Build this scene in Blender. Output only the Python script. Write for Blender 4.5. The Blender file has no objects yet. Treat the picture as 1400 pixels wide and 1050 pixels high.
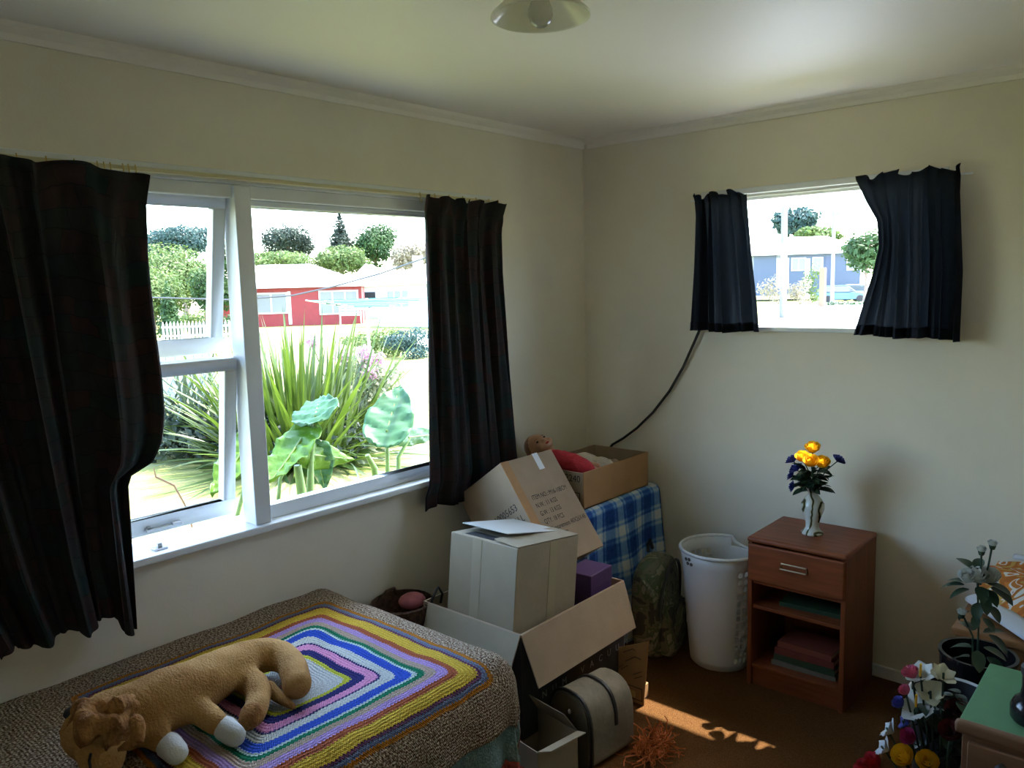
import bpy, bmesh, math, random
from mathutils import Vector, Matrix, Euler, noise
random.seed(7)
scene = bpy.context.scene
COL = scene.collection
PI = math.pi

# ------------------------------------------------------------------ camera
CAM_POS = Vector((2.3984, -3.3274, 1.6872))
YAW, PITCH, ROLL = 0.7185, 0.1232, -0.0257
F_PX = 1082.6
_cy, _sy = math.cos(YAW), math.sin(YAW)
FWD = Vector((-_sy * math.cos(PITCH), _cy * math.cos(PITCH), -math.sin(PITCH)))
_r0 = Vector((_cy, _sy, 0)); _u0 = _r0.cross(FWD)
RIGHT = math.cos(ROLL) * _r0 + math.sin(ROLL) * _u0
UP = -math.sin(ROLL) * _r0 + math.cos(ROLL) * _u0
cam_data = bpy.data.cameras.new('camera')
cam_data.sensor_width = 36.0
cam_data.lens = F_PX / 1400 * 36.0
cam_data.clip_start = 0.02; cam_data.clip_end = 500
cam = bpy.data.objects.new('camera', cam_data); COL.objects.link(cam)
cam.matrix_world = Matrix(((RIGHT.x, UP.x, -FWD.x, CAM_POS.x), (RIGHT.y, UP.y, -FWD.y, CAM_POS.y), (RIGHT.z, UP.z, -FWD.z, CAM_POS.z), (0, 0, 0, 1)))
scene.camera = cam

# ------------------------------------------------------------------ sky, sun, exposure
SUN_DIR = Vector((0.15, 0.51, 1.0)).normalized()          # towards the sun
world = bpy.data.worlds.new('World'); scene.world = world
world.use_nodes = True
wn = world.node_tree
sky = wn.nodes.new('ShaderNodeTexSky')
sky.sky_type = 'NISHITA'; sky.sun_disc = False
sky.sun_elevation = math.asin(SUN_DIR.z); sky.sun_rotation = math.atan2(SUN_DIR.x, SUN_DIR.y)
sky.air_density = 1.0; sky.dust_density = 1.6; sky.ozone_density = 1.0
wn.links.new(sky.outputs[0], wn.nodes['Background'].inputs[0])
wn.nodes['Background'].inputs[1].default_value = 3.7
sun_d = bpy.data.lights.new('sun', 'SUN'); sun_d.energy = 27.0; sun_d.angle = 0.0093; sun_d.color = (1.0, 0.95, 0.86)
sun = bpy.data.objects.new('sun', sun_d); COL.objects.link(sun)
sun.rotation_euler = SUN_DIR.to_track_quat('Z', 'Y').to_euler(); sun.location = (8, 20, 40)
vs = scene.view_settings
vs.view_transform = 'Standard'; vs.look = 'None'; vs.gamma = 1.0; vs.use_curve_mapping = False
vs.exposure = -0.12
cy = scene.cycles
cy.max_bounces = 12; cy.diffuse_bounces = 6; cy.glossy_bounces = 4; cy.transmission_bounces = 8; cy.transparent_max_bounces = 16
cy.use_denoising = True; cy.sample_clamp_indirect = 8.0
cy.caustics_reflective = False; cy.caustics_refractive = False

# ------------------------------------------------------------------ helpers
def ray(px, py): return FWD + RIGHT * ((px - 700) / F_PX) - UP * ((py - 525) / F_PX)
def on_z(px, py, z): d = ray(px, py); return CAM_POS + d * ((z - CAM_POS.z) / d.z)
def on_x(px, py, x): d = ray(px, py); return CAM_POS + d * ((x - CAM_POS.x) / d.x)
def on_y(px, py, y): d = ray(px, py); return CAM_POS + d * ((y - CAM_POS.y) / d.y)
def at(px, py, t): return CAM_POS + ray(px, py) * t      # t metres ahead of the camera

MATS = {}
def mat(name, col, rough=0.6, var=0.0, scale=20.0, col2=None, bump=0.0, bscale=None, metal=0.0, spec=0.5, trans=0.0, detail=4.0, coords='Object', stretch=None, tcol=None):
    """plain principled material; var/col2 mix a noise-driven second colour, bump gives fine relief"""
    if name in MATS: return MATS[name]
    m = bpy.data.materials.new(name); m.use_nodes = True; nt = m.node_tree
    b = nt.nodes['Principled BSDF']
    b.inputs['Base Color'].default_value = (*col, 1); b.inputs['Roughness'].default_value = rough
    b.inputs['Metallic'].default_value = metal; b.inputs['Specular IOR Level'].default_value = spec
    tc = nt.nodes.new('ShaderNodeTexCoord'); src = tc.outputs[coords]
    if stretch:
        mp = nt.nodes.new('ShaderNodeMapping'); mp.inputs['Scale'].default_value = stretch
        nt.links.new(src, mp.inputs['Vector']); src = mp.outputs[0]
    if var or col2:
        n = nt.nodes.new('ShaderNodeTexNoise'); n.inputs['Scale'].default_value = scale; n.inputs['Detail'].default_value = detail
        nt.links.new(src, n.inputs['Vector'])
        r = nt.nodes.new('ShaderNodeValToRGB'); c2 = col2 or tuple(min(1, c * (1 + var)) for c in col)
        c1 = col if col2 else tuple(c * (1 - var) for c in col)
        r.color_ramp.elements[0].color = (*c1, 1); r.color_ramp.elements[1].color = (*c2, 1)
        r.color_ramp.elements[0].position = 0.36; r.color_ramp.elements[1].position = 0.64
        nt.links.new(n.outputs[0], r.inputs[0]); nt.links.new(r.outputs[0], b.inputs['Base Color'])
    if bump:
        n2 = nt.nodes.new('ShaderNodeTexNoise'); n2.inputs['Scale'].default_value = bscale or scale * 3; n2.inputs['Detail'].default_value = 3
        nt.links.new(src, n2.inputs['Vector'])
        bp = nt.nodes.new('ShaderNodeBump'); bp.inputs['Strength'].default_value = bump; bp.inputs['Distance'].default_value = 0.01
        nt.links.new(n2.outputs[0], bp.inputs['Height']); nt.links.new(bp.outputs[0], b.inputs['Normal'])
    if trans:
        out = nt.nodes['Material Output']; t = nt.nodes.new('ShaderNodeBsdfTranslucent'); mx = nt.nodes.new('ShaderNodeMixShader')
        t.inputs[0].default_value = (*(tcol or col), 1); mx.inputs[0].default_value = trans
        if not tcol and b.inputs['Base Color'].is_linked: nt.links.new(b.inputs['Base Color'].links[0].from_socket, t.inputs[0])
        nt.links.new(b.outputs[0], mx.inputs[1]); nt.links.new(t.outputs[0], mx.inputs[2]); nt.links.new(mx.outputs[0], out.inputs[0])
    MATS[name] = m; return m

def glass_mat(name, tint=(0.97, 0.99, 0.98), refl=0.06):
    m = bpy.data.materials.new(name); m.use_nodes = True; nt = m.node_tree; nt.nodes.clear()
    out = nt.nodes.new('ShaderNodeOutputMaterial'); t = nt.nodes.new('ShaderNodeBsdfTransparent'); g = nt.nodes.new('ShaderNodeBsdfGlossy')
    lw = nt.nodes.new('ShaderNodeLayerWeight'); lw.inputs[0].default_value = 0.5
    pw = nt.nodes.new('ShaderNodeMath'); pw.operation = 'POWER'; pw.inputs[1].default_value = 5.0; nt.links.new(lw.outputs['Facing'], pw.inputs[0])
    fr = nt.nodes.new('ShaderNodeMath'); fr.operation = 'MULTIPLY_ADD'; fr.inputs[1].default_value = 0.55; fr.inputs[2].default_value = 0.02; nt.links.new(pw.outputs[0], fr.inputs[0])
    t.inputs[0].default_value = (*tint, 1); g.inputs['Roughness'].default_value = 0.02
    mx = nt.nodes.new('ShaderNodeMixShader')
    nt.links.new(fr.outputs[0], mx.inputs[0]); nt.links.new(t.outputs[0], mx.inputs[1]); nt.links.new(g.outputs[0], mx.inputs[2]); nt.links.new(mx.outputs[0], out.inputs[0])
    MATS[name] = m; return m

class MB:
    """collects geometry for ONE mesh object"""
    def __init__(s): s.v = []; s.f = []; s.uv = None
    def add(s, vs, fs):
        o = len(s.v); s.v += [tuple(v) for v in vs]; s.f += [tuple(i + o for i in f) for f in fs]; return s
    def box(s, a, b, M=None):
        x0, y0, z0 = a; x1, y1, z1 = b
        vs = [Vector(p) for p in ((x0, y0, z0), (x1, y0, z0), (x1, y1, z0), (x0, y1, z0), (x0, y0, z1), (x1, y0, z1), (x1, y1, z1), (x0, y1, z1))]
        if M: vs = [M @ v for v in vs]
        return s.add(vs, [(3, 2, 1, 0), (4, 5, 6, 7), (0, 1, 5, 4), (1, 2, 6, 5), (2, 3, 7, 6), (3, 0, 4, 7)])
    def cbox(s, c, d, M=None):
        return s.box([c[i] - d[i] / 2 for i in range(3)], [c[i] + d[i] / 2 for i in range(3)], M)
    def tube(s, pts, rad, n=8, cap=True, flat=1.0):
        pts = [Vector(p) for p in pts]; k = len(pts)
        rad = [rad] * k if not hasattr(rad, '__len__') else rad
        vs = []; fs = []; prev = None
        for i, p in enumerate(pts):
            t = (pts[min(i + 1, k - 1)] - pts[max(i - 1, 0)])
            t = t.normalized() if t.length > 1e-9 else Vector((0, 0, 1))
            if prev is None:
                a = t.cross(Vector((0, 0, 1)));  a = a if a.length > 1e-3 else t.cross(Vector((1, 0, 0)))
            else: a = prev - t * prev.dot(t)
            a.normalize(); prev = a; b = t.cross(a)
            for j in range(n):
                th = 2 * PI * j / n; vs.append(p + a * (math.cos(th) * rad[i]) + b * (math.sin(th) * rad[i] * flat))
        for i in range(k - 1):
            for j in range(n):
                fs.append((i * n + j, i * n + (j + 1) % n, (i + 1) * n + (j + 1) % n, (i + 1) * n + j))
        if cap: fs.append(tuple(range(n - 1, -1, -1))); fs.append(tuple((k - 1) * n + j for j in range(n)))
        return s.add(vs, fs)
    def limb(s, pts, rad, n=12, sub=3):
        """rounded, tapered tube with hemispherical ends"""
        pts = [Vector(p) for p in pts]; P = []; Rr = []
        d0 = (pts[1] - pts[0]).normalized(); d1 = (pts[-1] - pts[-2]).normalized()
        for a in (85, 60, 30): P.append(pts[0] - d0 * rad[0] * math.sin(math.radians(a))); Rr.append(rad[0] * math.cos(math.radians(a)))
        for i in range(len(pts) - 1):
            p0 = pts[max(i - 1, 0)]; p1 = pts[i]; p2 = pts[i + 1]; p3 = pts[min(i + 2, len(pts) - 1)]
            for q in range(sub):
                t = q / sub
                P.append(0.5 * ((2 * p1) + (p2 - p0) * t + (2 * p0 - 5 * p1 + 4 * p2 - p3) * t * t + (3 * p1 - p0 - 3 * p2 + p3) * t ** 3)); Rr.append(rad[i] * (1 - t) + rad[i + 1] * t)
        P.append(pts[-1]); Rr.append(rad[-1])
        for a in (30, 60, 85): P.append(pts[-1] + d1 * rad[-1] * math.sin(math.radians(a))); Rr.append(rad[-1] * math.cos(math.radians(a)))
        return s.tube(P, Rr, n)
    def lathe(s, prof, n=24, c=(0, 0, 0), sx=1, sy=1, M=None):
        vs = []; fs = []
        for r, z in prof:
            for j in range(n):
                th = 2 * PI * j / n; vs.append(Vector((c[0] + r * sx * math.cos(th), c[1] + r * sy * math.sin(th), c[2] + z)))
        if M: vs = [M @ v for v in vs]
        for i in range(len(prof) - 1):
            for j in range(n): fs.append((i * n + j, i * n + (j + 1) % n, (i + 1) * n + (j + 1) % n, (i + 1) * n + j))
        if prof[0][0] > 1e-6: fs.append(tuple(range(n - 1, -1, -1)))
        if prof[-1][0] > 1e-6: fs.append(tuple((len(prof) - 1) * n + j for j in range(n)))
        return s.add(vs, fs)
    def ell(s, c, r, n=14, m=9, M=None):
        prof = [(max(1e-7, math.sin(PI * i / m)), -math.cos(PI * i / m)) for i in range(m + 1)]
        vs = []; fs = []
        for q, z in prof:
            for j in range(n):
                th = 2 * PI * j / n; v = Vector((r[0] * q * math.cos(th), r[1] * q * math.sin(th), r[2] * z))
                vs.append(Vector(c) + (M @ v if M else v))
        for i in range(m):
            for j in range(n): fs.append((i * n + j, i * n + (j + 1) % n, (i + 1) * n + (j + 1) % n, (i + 1) * n + j))
        return s.add(vs, fs)
    def prism(s, pts, axis, a, b):
        """polygon pts (2-D) extruded along axis 0/1/2 from a to b"""
        k = len(pts)
        def mk(p, t): l = [p[0], p[1]]; l.insert(axis, t); return l
        vs = [mk(p, a) for p in pts] + [mk(p, b) for p in pts]
        fs = [tuple(range(k - 1, -1, -1)), tuple(range(k, 2 * k))] + [(i, (i + 1) % k, k + (i + 1) % k, k + i) for i in range(k)]
        return s.add(vs, fs)
    def grid(s, fn, nu, nv, uv=None):
        o = len(s.v)
        for j in range(nv + 1):
            for i in range(nu + 1): s.v.append(tuple(fn(i / nu, j / nv)))
        for j in range(nv):
            for i in range(nu):
                a = o + j * (nu + 1) + i; s.f.append((a, a + 1, a + nu + 2, a + nu + 1))
        if uv: s.uv = [uv(i / nu, j / nv) for j in range(nv + 1) for i in range(nu + 1)]
        return s
    def mesh(s, name, m=None, smooth=True, fixn=True):
        me = bpy.data.meshes.new(name); me.from_pydata(s.v, [], s.f); me.update()
        if fixn:
            bm = bmesh.new(); bm.from_mesh(me); bmesh.ops.remove_doubles(bm, verts=bm.verts, dist=1e-6) if not s.uv else None
            bmesh.ops.recalc_face_normals(bm, faces=bm.faces); bm.to_mesh(me); bm.free()
        if s.uv:
            ul = me.uv_layers.new(name='flat')
            for l in me.loops: ul.data[l.index].uv = s.uv[l.vertex_index]
        if m: me.materials.append(m)
        if smooth: me.shade_smooth(); me.set_sharp_from_angle(angle=math.radians(38))
        return me
    def obj(s, name, m, parent=None, bevel=0, seg=2, smooth=None, thick=0, sub=0, loc=None):
        me = s.mesh(name, m, smooth if smooth is not None else (bevel == 0))
        o = bpy.data.objects.new(name, me); COL.objects.link(o)
        if parent: o.parent = parent
        if loc: o.location = loc
        if thick: md = o.modifiers.new('s', 'SOLIDIFY'); md.thickness = thick; md.offset = 0
        if bevel:
            md = o.modifiers.new('b', 'BEVEL'); md.width = bevel; md.segments = seg; md.limit_method = 'ANGLE'; md.angle_limit = math.radians(35)
            me.shade_smooth(); me.set_sharp_from_angle(angle=math.radians(180)); md2 = o.modifiers.new('w', 'WEIGHTED_NORMAL'); md2.keep_sharp = True
        if sub: md = o.modifiers.new('u', 'SUBSURF'); md.levels = sub; md.render_levels = sub
        return o

def tag(o, label, cat, group=None, kind=None):
    if label: o['label'] = label
    if cat: o['category'] = cat
    if group: o['group'] = group
    if kind: o['kind'] = kind
    return o
def thing(name, label, cat, loc=(0, 0, 0), rz=0, group=None):
    o = bpy.data.objects.new(name, None); COL.objects.link(o); o.location = loc; o.rotation_euler = (0, 0, rz)
    o.empty_display_size = 0.05
    return tag(o, label, cat, group)
def rebase(o):
    """moves a mesh object's origin to its base without moving the mesh (parentless objects)"""
    return o
def struct(o): o['kind'] = 'structure'; return o
def struct_root(name, loc=(0, 0, 0)):
    o = bpy.data.objects.new(name, None); COL.objects.link(o); o.location = loc; o['kind'] = 'structure'; return o
def fuse(mb, name, m, parent=None, voxel=0.01, smooth=6, disp=None):
    """unites overlapping closed shapes into one continuous skin"""
    me = mb.mesh(name + '_tmp', None); t = bpy.data.objects.new('tmp', me); COL.objects.link(t)
    r = t.modifiers.new('r', 'REMESH'); r.mode = 'VOXEL'; r.voxel_size = voxel
    s = t.modifiers.new('s', 'SMOOTH'); s.iterations = smooth; s.factor = 0.5
    dg = bpy.context.evaluated_depsgraph_get(); nm = bpy.data.meshes.new_from_object(t.evaluated_get(dg))
    bpy.data.objects.remove(t); bpy.data.meshes.remove(me)
    nm.name = name; nm.materials.clear(); nm.materials.append(m); nm.shade_smooth()
    if disp:
        for v in nm.vertices: v.co += v.normal * disp(v.co)
    o = bpy.data.objects.new(name, nm); COL.objects.link(o)
    if parent: o.parent = parent
    return o
def text(name, body, size, M, m, parent=None, shear=0, sx=1.0):
    """flat printed lettering: lies in the local XY plane of M"""
    cu = bpy.data.curves.new('t', 'FONT'); cu.body = body; cu.size = size; cu.align_x = 'LEFT'; cu.space_line = 0.9; cu.resolution_u = 2
    t = bpy.data.objects.new('t', cu); COL.objects.link(t)
    dg = bpy.context.evaluated_depsgraph_get(); me = bpy.data.meshes.new_from_object(t.evaluated_get(dg))
    bpy.data.objects.remove(t); bpy.data.curves.remove(cu)
    me.name = name; me.materials.clear(); me.materials.append(m)
    me.transform(M @ Matrix.Diagonal((sx, 1, 1, 1)))
    o = bpy.data.objects.new(name, me); COL.objects.link(o)
    if parent: o.parent = parent
    return o
def frame_M(o, x, y):
    x = Vector(x).normalized(); y = (Vector(y) - x * Vector(y).dot(x)).normalized(); z = x.cross(y); o = Vector(o)
    return Matrix(((x.x, y.x, z.x, o.x), (x.y, y.y, z.y, o.y), (x.z, y.z, z.z, o.z), (0, 0, 0, 1)))
def lerp_tab(tab, t):
    if t <= tab[0][0]: return tab[0][1]
    for (a, b), (c, d) in zip(tab, tab[1:]):
        if t <= c: return b + (d - b) * (t - a) / (c - a)
    return tab[-1][1]
def dup(o, parent=None):
    c = o.copy(); COL.objects.link(c)
    if parent: c.parent = parent
    for ch in o.children: dup(ch, c)
    return c
def sheet(mb, name, m, parent=None, thick=0.004, smooth=True, sub=0):
    return mb.obj(name, m, parent, thick=thick, smooth=smooth, sub=sub)

FZ = 0.04      # carpet level
GZ = -0.5      # lawn level

# ================================================================== THE ROOM
M_wall = mat('wall_paint', (0.76, 0.70, 0.575), 0.75, var=0.03, scale=3, bump=0.05, bscale=120)
M_ceil = mat('ceiling_paint', (0.85, 0.80, 0.74), 0.55, bump=0.03, bscale=60)
M_white = mat('white_gloss_paint', (0.74, 0.76, 0.77), 0.32, var=0.03, scale=8)
M_carpet = mat('brown_carpet', (0.11, 0.046, 0.014), 0.95, scale=260, col2=(0.19, 0.085, 0.028), bump=0.9, bscale=420, spec=0.1)
M_glass = glass_mat('window_glass')
RX, RY = 3.3, -4.1                       # far sides of the room
WY0, WY1, WZ0, WZ1 = -2.80, -0.80, 0.885, 2.03      # big window opening in the left wall
BX0, BX1, BZ0, BZ1 = 0.70, 1.62, 1.475, 2.06        # small window opening in the back wall
T = 0.11
struct(MB().box((-0.3, RY - 0.3, FZ - 0.1), (RX + 0.3, 0.3, FZ)).obj('floor', M_carpet))
struct(MB().box((-0.3, RY - 0.3, 2.40), (RX + 0.3, 0.3, 2.46)).obj('ceiling', M_ceil))
w = MB()
w.box((-T, RY, FZ), (0, 0, WZ0)); w.box((-T, RY, WZ1), (0, 0, 2.40)); w.box((-T, RY, WZ0), (0, WY0, WZ1)); w.box((-T, WY1, WZ0), (0, 0, WZ1))
struct(w.obj('wall_left', M_wall, smooth=False))
w = MB()
w.box((-T, 0, FZ), (RX, T, BZ0)); w.box((-T, 0, BZ1), (RX, T, 2.40)); w.box((-T, 0, BZ0), (BX0, T, BZ1)); w.box((BX1, 0, BZ0), (RX, T, BZ1))
struct(w.obj('wall_back', M_wall, smooth=False))
struct(MB().box((RX, RY, FZ), (RX + T, T, 2.40)).obj('wall_right', M_wall))
struct(MB().box((-T, RY - T, FZ), (RX + T, RY, 2.40)).obj('wall_front', M_wall))
# cornices (stepped scotia) and baseboards
cor = [(0, -0.045), (0.008, -0.045), (0.012, -0.028), (0.028, -0.014), (0.032, 0.0), (0, 0.0)]
struct(MB().prism([(p[0], 2.40 + p[1]) for p in cor], 1, RY, 0).obj('trim_1', M_ceil, smooth=False))
struct(MB().prism([(-p[0], 2.40 + p[1]) for p in cor], 0, 0.032, RX).obj('trim_2', M_ceil, smooth=False))
struct(MB().box((0.0, RY, FZ), (0.015, -0.0, 0.09)).obj('baseboard_left', M_white, bevel=0.003))
struct(MB().box((0.015, -0.015, FZ), (RX, 0, 0.09)).obj('baseboard_back', M_white, bevel=0.003))
# roof eaves that shade the tops of the windows
M_soffit = mat('soffit_paint', (0.7, 0.7, 0.68), 0.6)
EAVE_B = 0.58
EAVE_Z = 1.645 + (EAVE_B + 0.03) / 0.51
eb = MB().prism([(T, 2.62), (EAVE_B, EAVE_Z), (EAVE_B, EAVE_Z + 0.16), (T, 3.2)], 0, -0.75, RX + 0.6)
struct(eb.obj('trim_3', M_soffit, smooth=False)); 
el = MB().prism([(-T, 2.62), (-0.62, EAVE_Z), (-0.62, EAVE_Z + 0.16), (-T, 3.2)], 1, RY - 0.6, 0.58)
struct(el.obj('trim_4', M_soffit, smooth=False))
struct(MB().box((-T, RY - T, 2.462), (RX + T, T, 2.62)).obj('trim_5', M_soffit))

# ---- window_1: timber window with two open awning sashes and one fixed light
W1 = struct_root('window_1', (0, (WY0 + WY1) / 2, WZ0))
def wpart(mb, name, m=M_white, bevel=0.004, parent=W1):
    o = mb.obj(name, m, parent, bevel=bevel); 
    o.matrix_parent_inverse = parent.matrix_world.inverted() if parent is not W1 else Matrix.Translation(-Vector(W1.location))
    return o
wpart(MB().box((-T - 0.02, WY0 - 0.07, WZ0 - 0.005), (0.05, WY1 + 0.07, 0.905)), 'sill', bevel=0.006)
wpart(MB().box((-T - 0.06, WY0 - 0.02, 0.855), (-T + 0.01, WY1 + 0.02, 0.895)), 'outer_sill')
wpart(MB().box((0.0, WY0 - 0.07, 2.035), (0.02, WY1 + 0.09, 2.078)), 'architrave')
wpart(MB().box((-T, WY0, 1.992), (0.012, WY1, 2.036)), 'head')
for y in (WY0, WY1 - 0.035): wpart(MB().box((-T, y, 0.905), (0.012, y + 0.035, 1.992)), 'jamb')
MY0, MY1 = -1.948, -1.888
wpart(MB().box((-0.05, MY0, 0.905), (0.03, MY1, 2.03)), 'mullion')
wpart(MB().box((-0.075, WY0 + 0.035, 1.448), (-0.03, MY0, 1.478)), 'transom')
# fixed light
fr = MB(); y0, y1, z0, z1 = MY1, WY1 - 0.035, 0.905, 1.992
fr.box((-0.05, y0, z0), (-0.005, y1, z0 + 0.048)); fr.box((-0.05, y0, z1 - 0.02), (-0.005, y1, z1))
fr.box((-0.05, y1 - 0.03, z0 + 0.048), (-0.005, y1, z1 - 0.02)); fr.box((-0.05, y0, z0 + 0.048), (-0.012, y0 + 0.012, z1 - 0.02))
fixed = wpart(fr, 'fixed_frame', bevel=0.003)
wpart(MB().box((-0.034, y0 + 0.01, z0 + 0.045), (-0.030, y1 - 0.028, z1 - 0.018)), 'pane', M_glass, 0)
# opening sashes (hinged at the head, swung out at the foot)
def sash(y0, y1, z0, z1, ang, stile, rail_t, rail_b):
    hy = (y0 + y1) / 2
    root = bpy.data.objects.new('sash', None); COL.objects.link(root); root.parent = W1
    root.matrix_parent_inverse = Matrix.Translation(-Vector(W1.location))
    root.location = (-0.03, hy, z1); root.rotation_euler = (0, ang, 0)
    w, h = (y1 - y0) / 2, z1 - z0
    fr = MB(); d = 0.02
    fr.box((-d, -w, -rail_t), (d, w, 0)); fr.box((-d, -w, -h), (d, w, -h + rail_b))
    fr.box((-d, -w, -h + rail_b), (d, -w + stile, -rail_t)); fr.box((-d, w - stile, -h + rail_b), (d, w, -rail_t))
    fr.obj('sash_frame', M_white, root, bevel=0.006)
    MB().box((-0.004, -w + stile - 0.005, -h + rail_b - 0.005), (0.0, w - stile + 0.005, -rail_t + 0.005)).obj('pane', M_glass, root)
    return root
sU = sash(-2.76, -1.952, 1.482, 2.005, math.radians(10), 0.045, 0.045, 0.05)
sL = sash(-2.76, -1.952, 0.925, 1.478, math.radians(8.5), 0.045, 0.042, 0.052)
M_chrome = mat('worn_chrome', (0.55, 0.55, 0.55), 0.3, metal=0.9)
st = MB(); st.cbox((-0.0, 0, 0), (0.012, 0.10, 0.008)); st.cbox((0.004, 0.045, 0.003), (0.02, 0.03, 0.012)); st.cbox((-0.008, -0.04, 0), (0.012, 0.012, 0.02))
c = st.obj('casement_stay', M_chrome, sL, bevel=0.002); c.location = (0.03, 0.14, -0.53)
wpart(MB().box((-0.02, -2.285, 0.905), (0.015, -2.245, 0.912)).cbox((-0.0, -2.265, 0.918), (0.012, 0.014, 0.014)), 'stay_peg', M_chrome, 0.001)

# ---- window_2: small window in the back wall
W2 = struct_root('window_2', ((BX0 + BX1) / 2, 0, BZ0))
def w2part(mb, name, m=M_white, bevel=0.003):
    o = mb.obj(name, m, W2, bevel=bevel); o.matrix_parent_inverse = Matrix.Translation(-Vector(W2.location)); return o
w2part(MB().box((BX0 - 0.03, -0.02, BZ0 - 0.012), (BX1 + 0.03, T + 0.05, BZ0 + 0.008)), 'sill')
w2part(MB().box((BX0 - 0.04, -0.015, BZ1 - 0.004), (BX1 + 0.04, 0.0, BZ1 + 0.022)), 'architrave')
fr = MB(); fr.box((BX0, 0.03, BZ1 - 0.028), (BX1, 0.08, BZ1)); fr.box((BX0, 0.03, BZ0 + 0.008), (BX1, 0.08, BZ0 + 0.014)); fr.box((BX0, 0.03, BZ0), (BX0 + 0.03, 0.08, BZ1)); fr.box((BX1 - 0.03, 0.03, BZ0), (BX1, 0.08, BZ1))
w2part(fr, 'window_frame')
w2part(MB().box((BX0 + 0.028, 0.053, BZ0 + 0.012), (BX1 - 0.028, 0.057, BZ1 - 0.026)), 'pane', M_glass, 0)

# ================================================================== CURTAINS
def brocade():
    m = bpy.data.materials.new('dark_brocade'); m.use_nodes = True; nt = m.node_tree; b = nt.nodes['Principled BSDF']
    uv = nt.nodes.new('ShaderNodeUVMap'); mp = nt.nodes.new('ShaderNodeMapping'); mp.inputs['Scale'].default_value = (6, 4.5, 1)
    nt.links.new(uv.outputs[0], mp.inputs[0])
    br = nt.nodes.new('ShaderNodeTexBrick'); br.inputs['Scale'].default_value = 1.0; br.offset = 0.37; br.inputs['Mortar Size'].default_value = 0.012; br.inputs['Mortar Smooth'].default_value = 1.0
    br.inputs['Color1'].default_value = (0.050, 0.018, 0.014, 1); br.inputs['Color2'].default_value = (0.012, 0.032, 0.024, 1); br.inputs['Mortar'].default_value = (0.005, 0.005, 0.007, 1)
    nd = nt.nodes.new('ShaderNodeTexNoise'); nd.inputs['Scale'].default_value = 5; nd.inputs['Detail'].default_value = 3; nt.links.new(uv.outputs[0], nd.inputs[0])
    va = nt.nodes.new('ShaderNodeVectorMath'); va.operation = 'MULTIPLY_ADD'; va.inputs[1].default_value = (0.9, 0.5, 0); nt.links.new(nd.outputs['Color'], va.inputs[0]); nt.links.new(mp.outputs[0], va.inputs[2])
    nt.links.new(va.outputs[0], br.inputs[0])
    n = nt.nodes.new('ShaderNodeTexNoise'); n.inputs['Scale'].default_value = 14; n.inputs['Detail'].default_value = 8; nt.links.new(uv.outputs[0], n.inputs[0])
    mx = nt.nodes.new('ShaderNodeMix'); mx.data_type = 'RGBA'; mx.inputs['B'].default_value = (0.010, 0.010, 0.014, 1)
    nt.links.new(n.outputs[0], mx.inputs[0]); nt.links.new(br.outputs[0], mx.inputs['A']); nt.links.new(mx.outputs['Result'], b.inputs['Base Color'])
    b.inputs['Roughness'].default_value = 0.85; b.inputs['Specular IOR Level'].default_value = 0.2
    w = nt.nodes.new('ShaderNodeTexNoise'); w.inputs['Scale'].default_value = 300; bp = nt.nodes.new('ShaderNodeBump'); bp.inputs['Strength'].default_value = 0.4; bp.inputs['Distance'].default_value = 0.004
    nt.links.new(uv.outputs[0], w.inputs[0]); nt.links.new(w.outputs[0], bp.inputs['Height']); nt.links.new(bp.outputs[0], b.inputs['Normal'])
    return m
M_broc = brocade()
def folds(s, seed, k=1.0):
    return (math.sin(s * 7.3 * k + seed) + 0.6 * math.sin(s * 13.7 * k + 1.7 * seed + 1) + 0.35 * math.sin(s * 29.1 * k + seed * 2.3)) / 1.95
def wall_curtain(name, label, mt, y_left, y_right, ztop, zbot, x0, amp, nf, seed, group, nu=110, nv=46, bulge=False):
    """y_left/y_right: tables height->y of the two side edges; zbot: function of s"""
    root = thing(name, label, 'curtain', (x0, (y_left[0][1] + y_right[0][1]) / 2, zbot(0.5)), group=group)
    inv = Matrix.Translation(-root.location)
    def fn(u, v):
        zb = zbot(u); zt = ztop(u); z = zt + (zb - zt) * v
        a = lerp_tab(y_left, z); b = lerp_tab(y_right, z)
        ph = u * nf; b0 = y_right[0][1]; k = max(0.0, (u - 0.7) / 0.3); k = k * k * (3 - 2 * k); b = b0 + (b - b0) * k if bulge else b
        head = min(1, (v * 14)) if v < 1 / 14 else 1
        f = math.sin(ph * 2 * PI / 1.9 + seed) * 0.6 + math.sin(ph * 2 * PI + 1.3 * math.sin(v * 2.2 + seed)) * 0.5 + 0.3 * math.sin(ph * 4.4 * PI + seed * 3 + v)
        x = x0 + amp * f * (0.35 + 0.65 * min(1, v * 4 + 0.15)) + (0.010 if v < 0.06 else 0) * math.sin(ph * 9)
        x = x - 0.022 * max(0.0, min(1.0, (0.9 - z) / 0.06)) * (0 if bulge else 1)
        return (max(0.03 if z < 0.88 else 0.056, x), a + (b - a) * u + 0.008 * math.sin(ph * 2 * PI * 1.0 + 2 + v * 2), z)
    o = MB().grid(fn, nu, nv, uv=lambda u, v: (u * abs(y_right[-1][1] - y_left[-1][1]) * 2.2, (1 - v) * 1.3)).obj('curtain_fabric', mt, root, thick=0.004)
    o.matrix_parent_inverse = inv
    return root, inv
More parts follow.
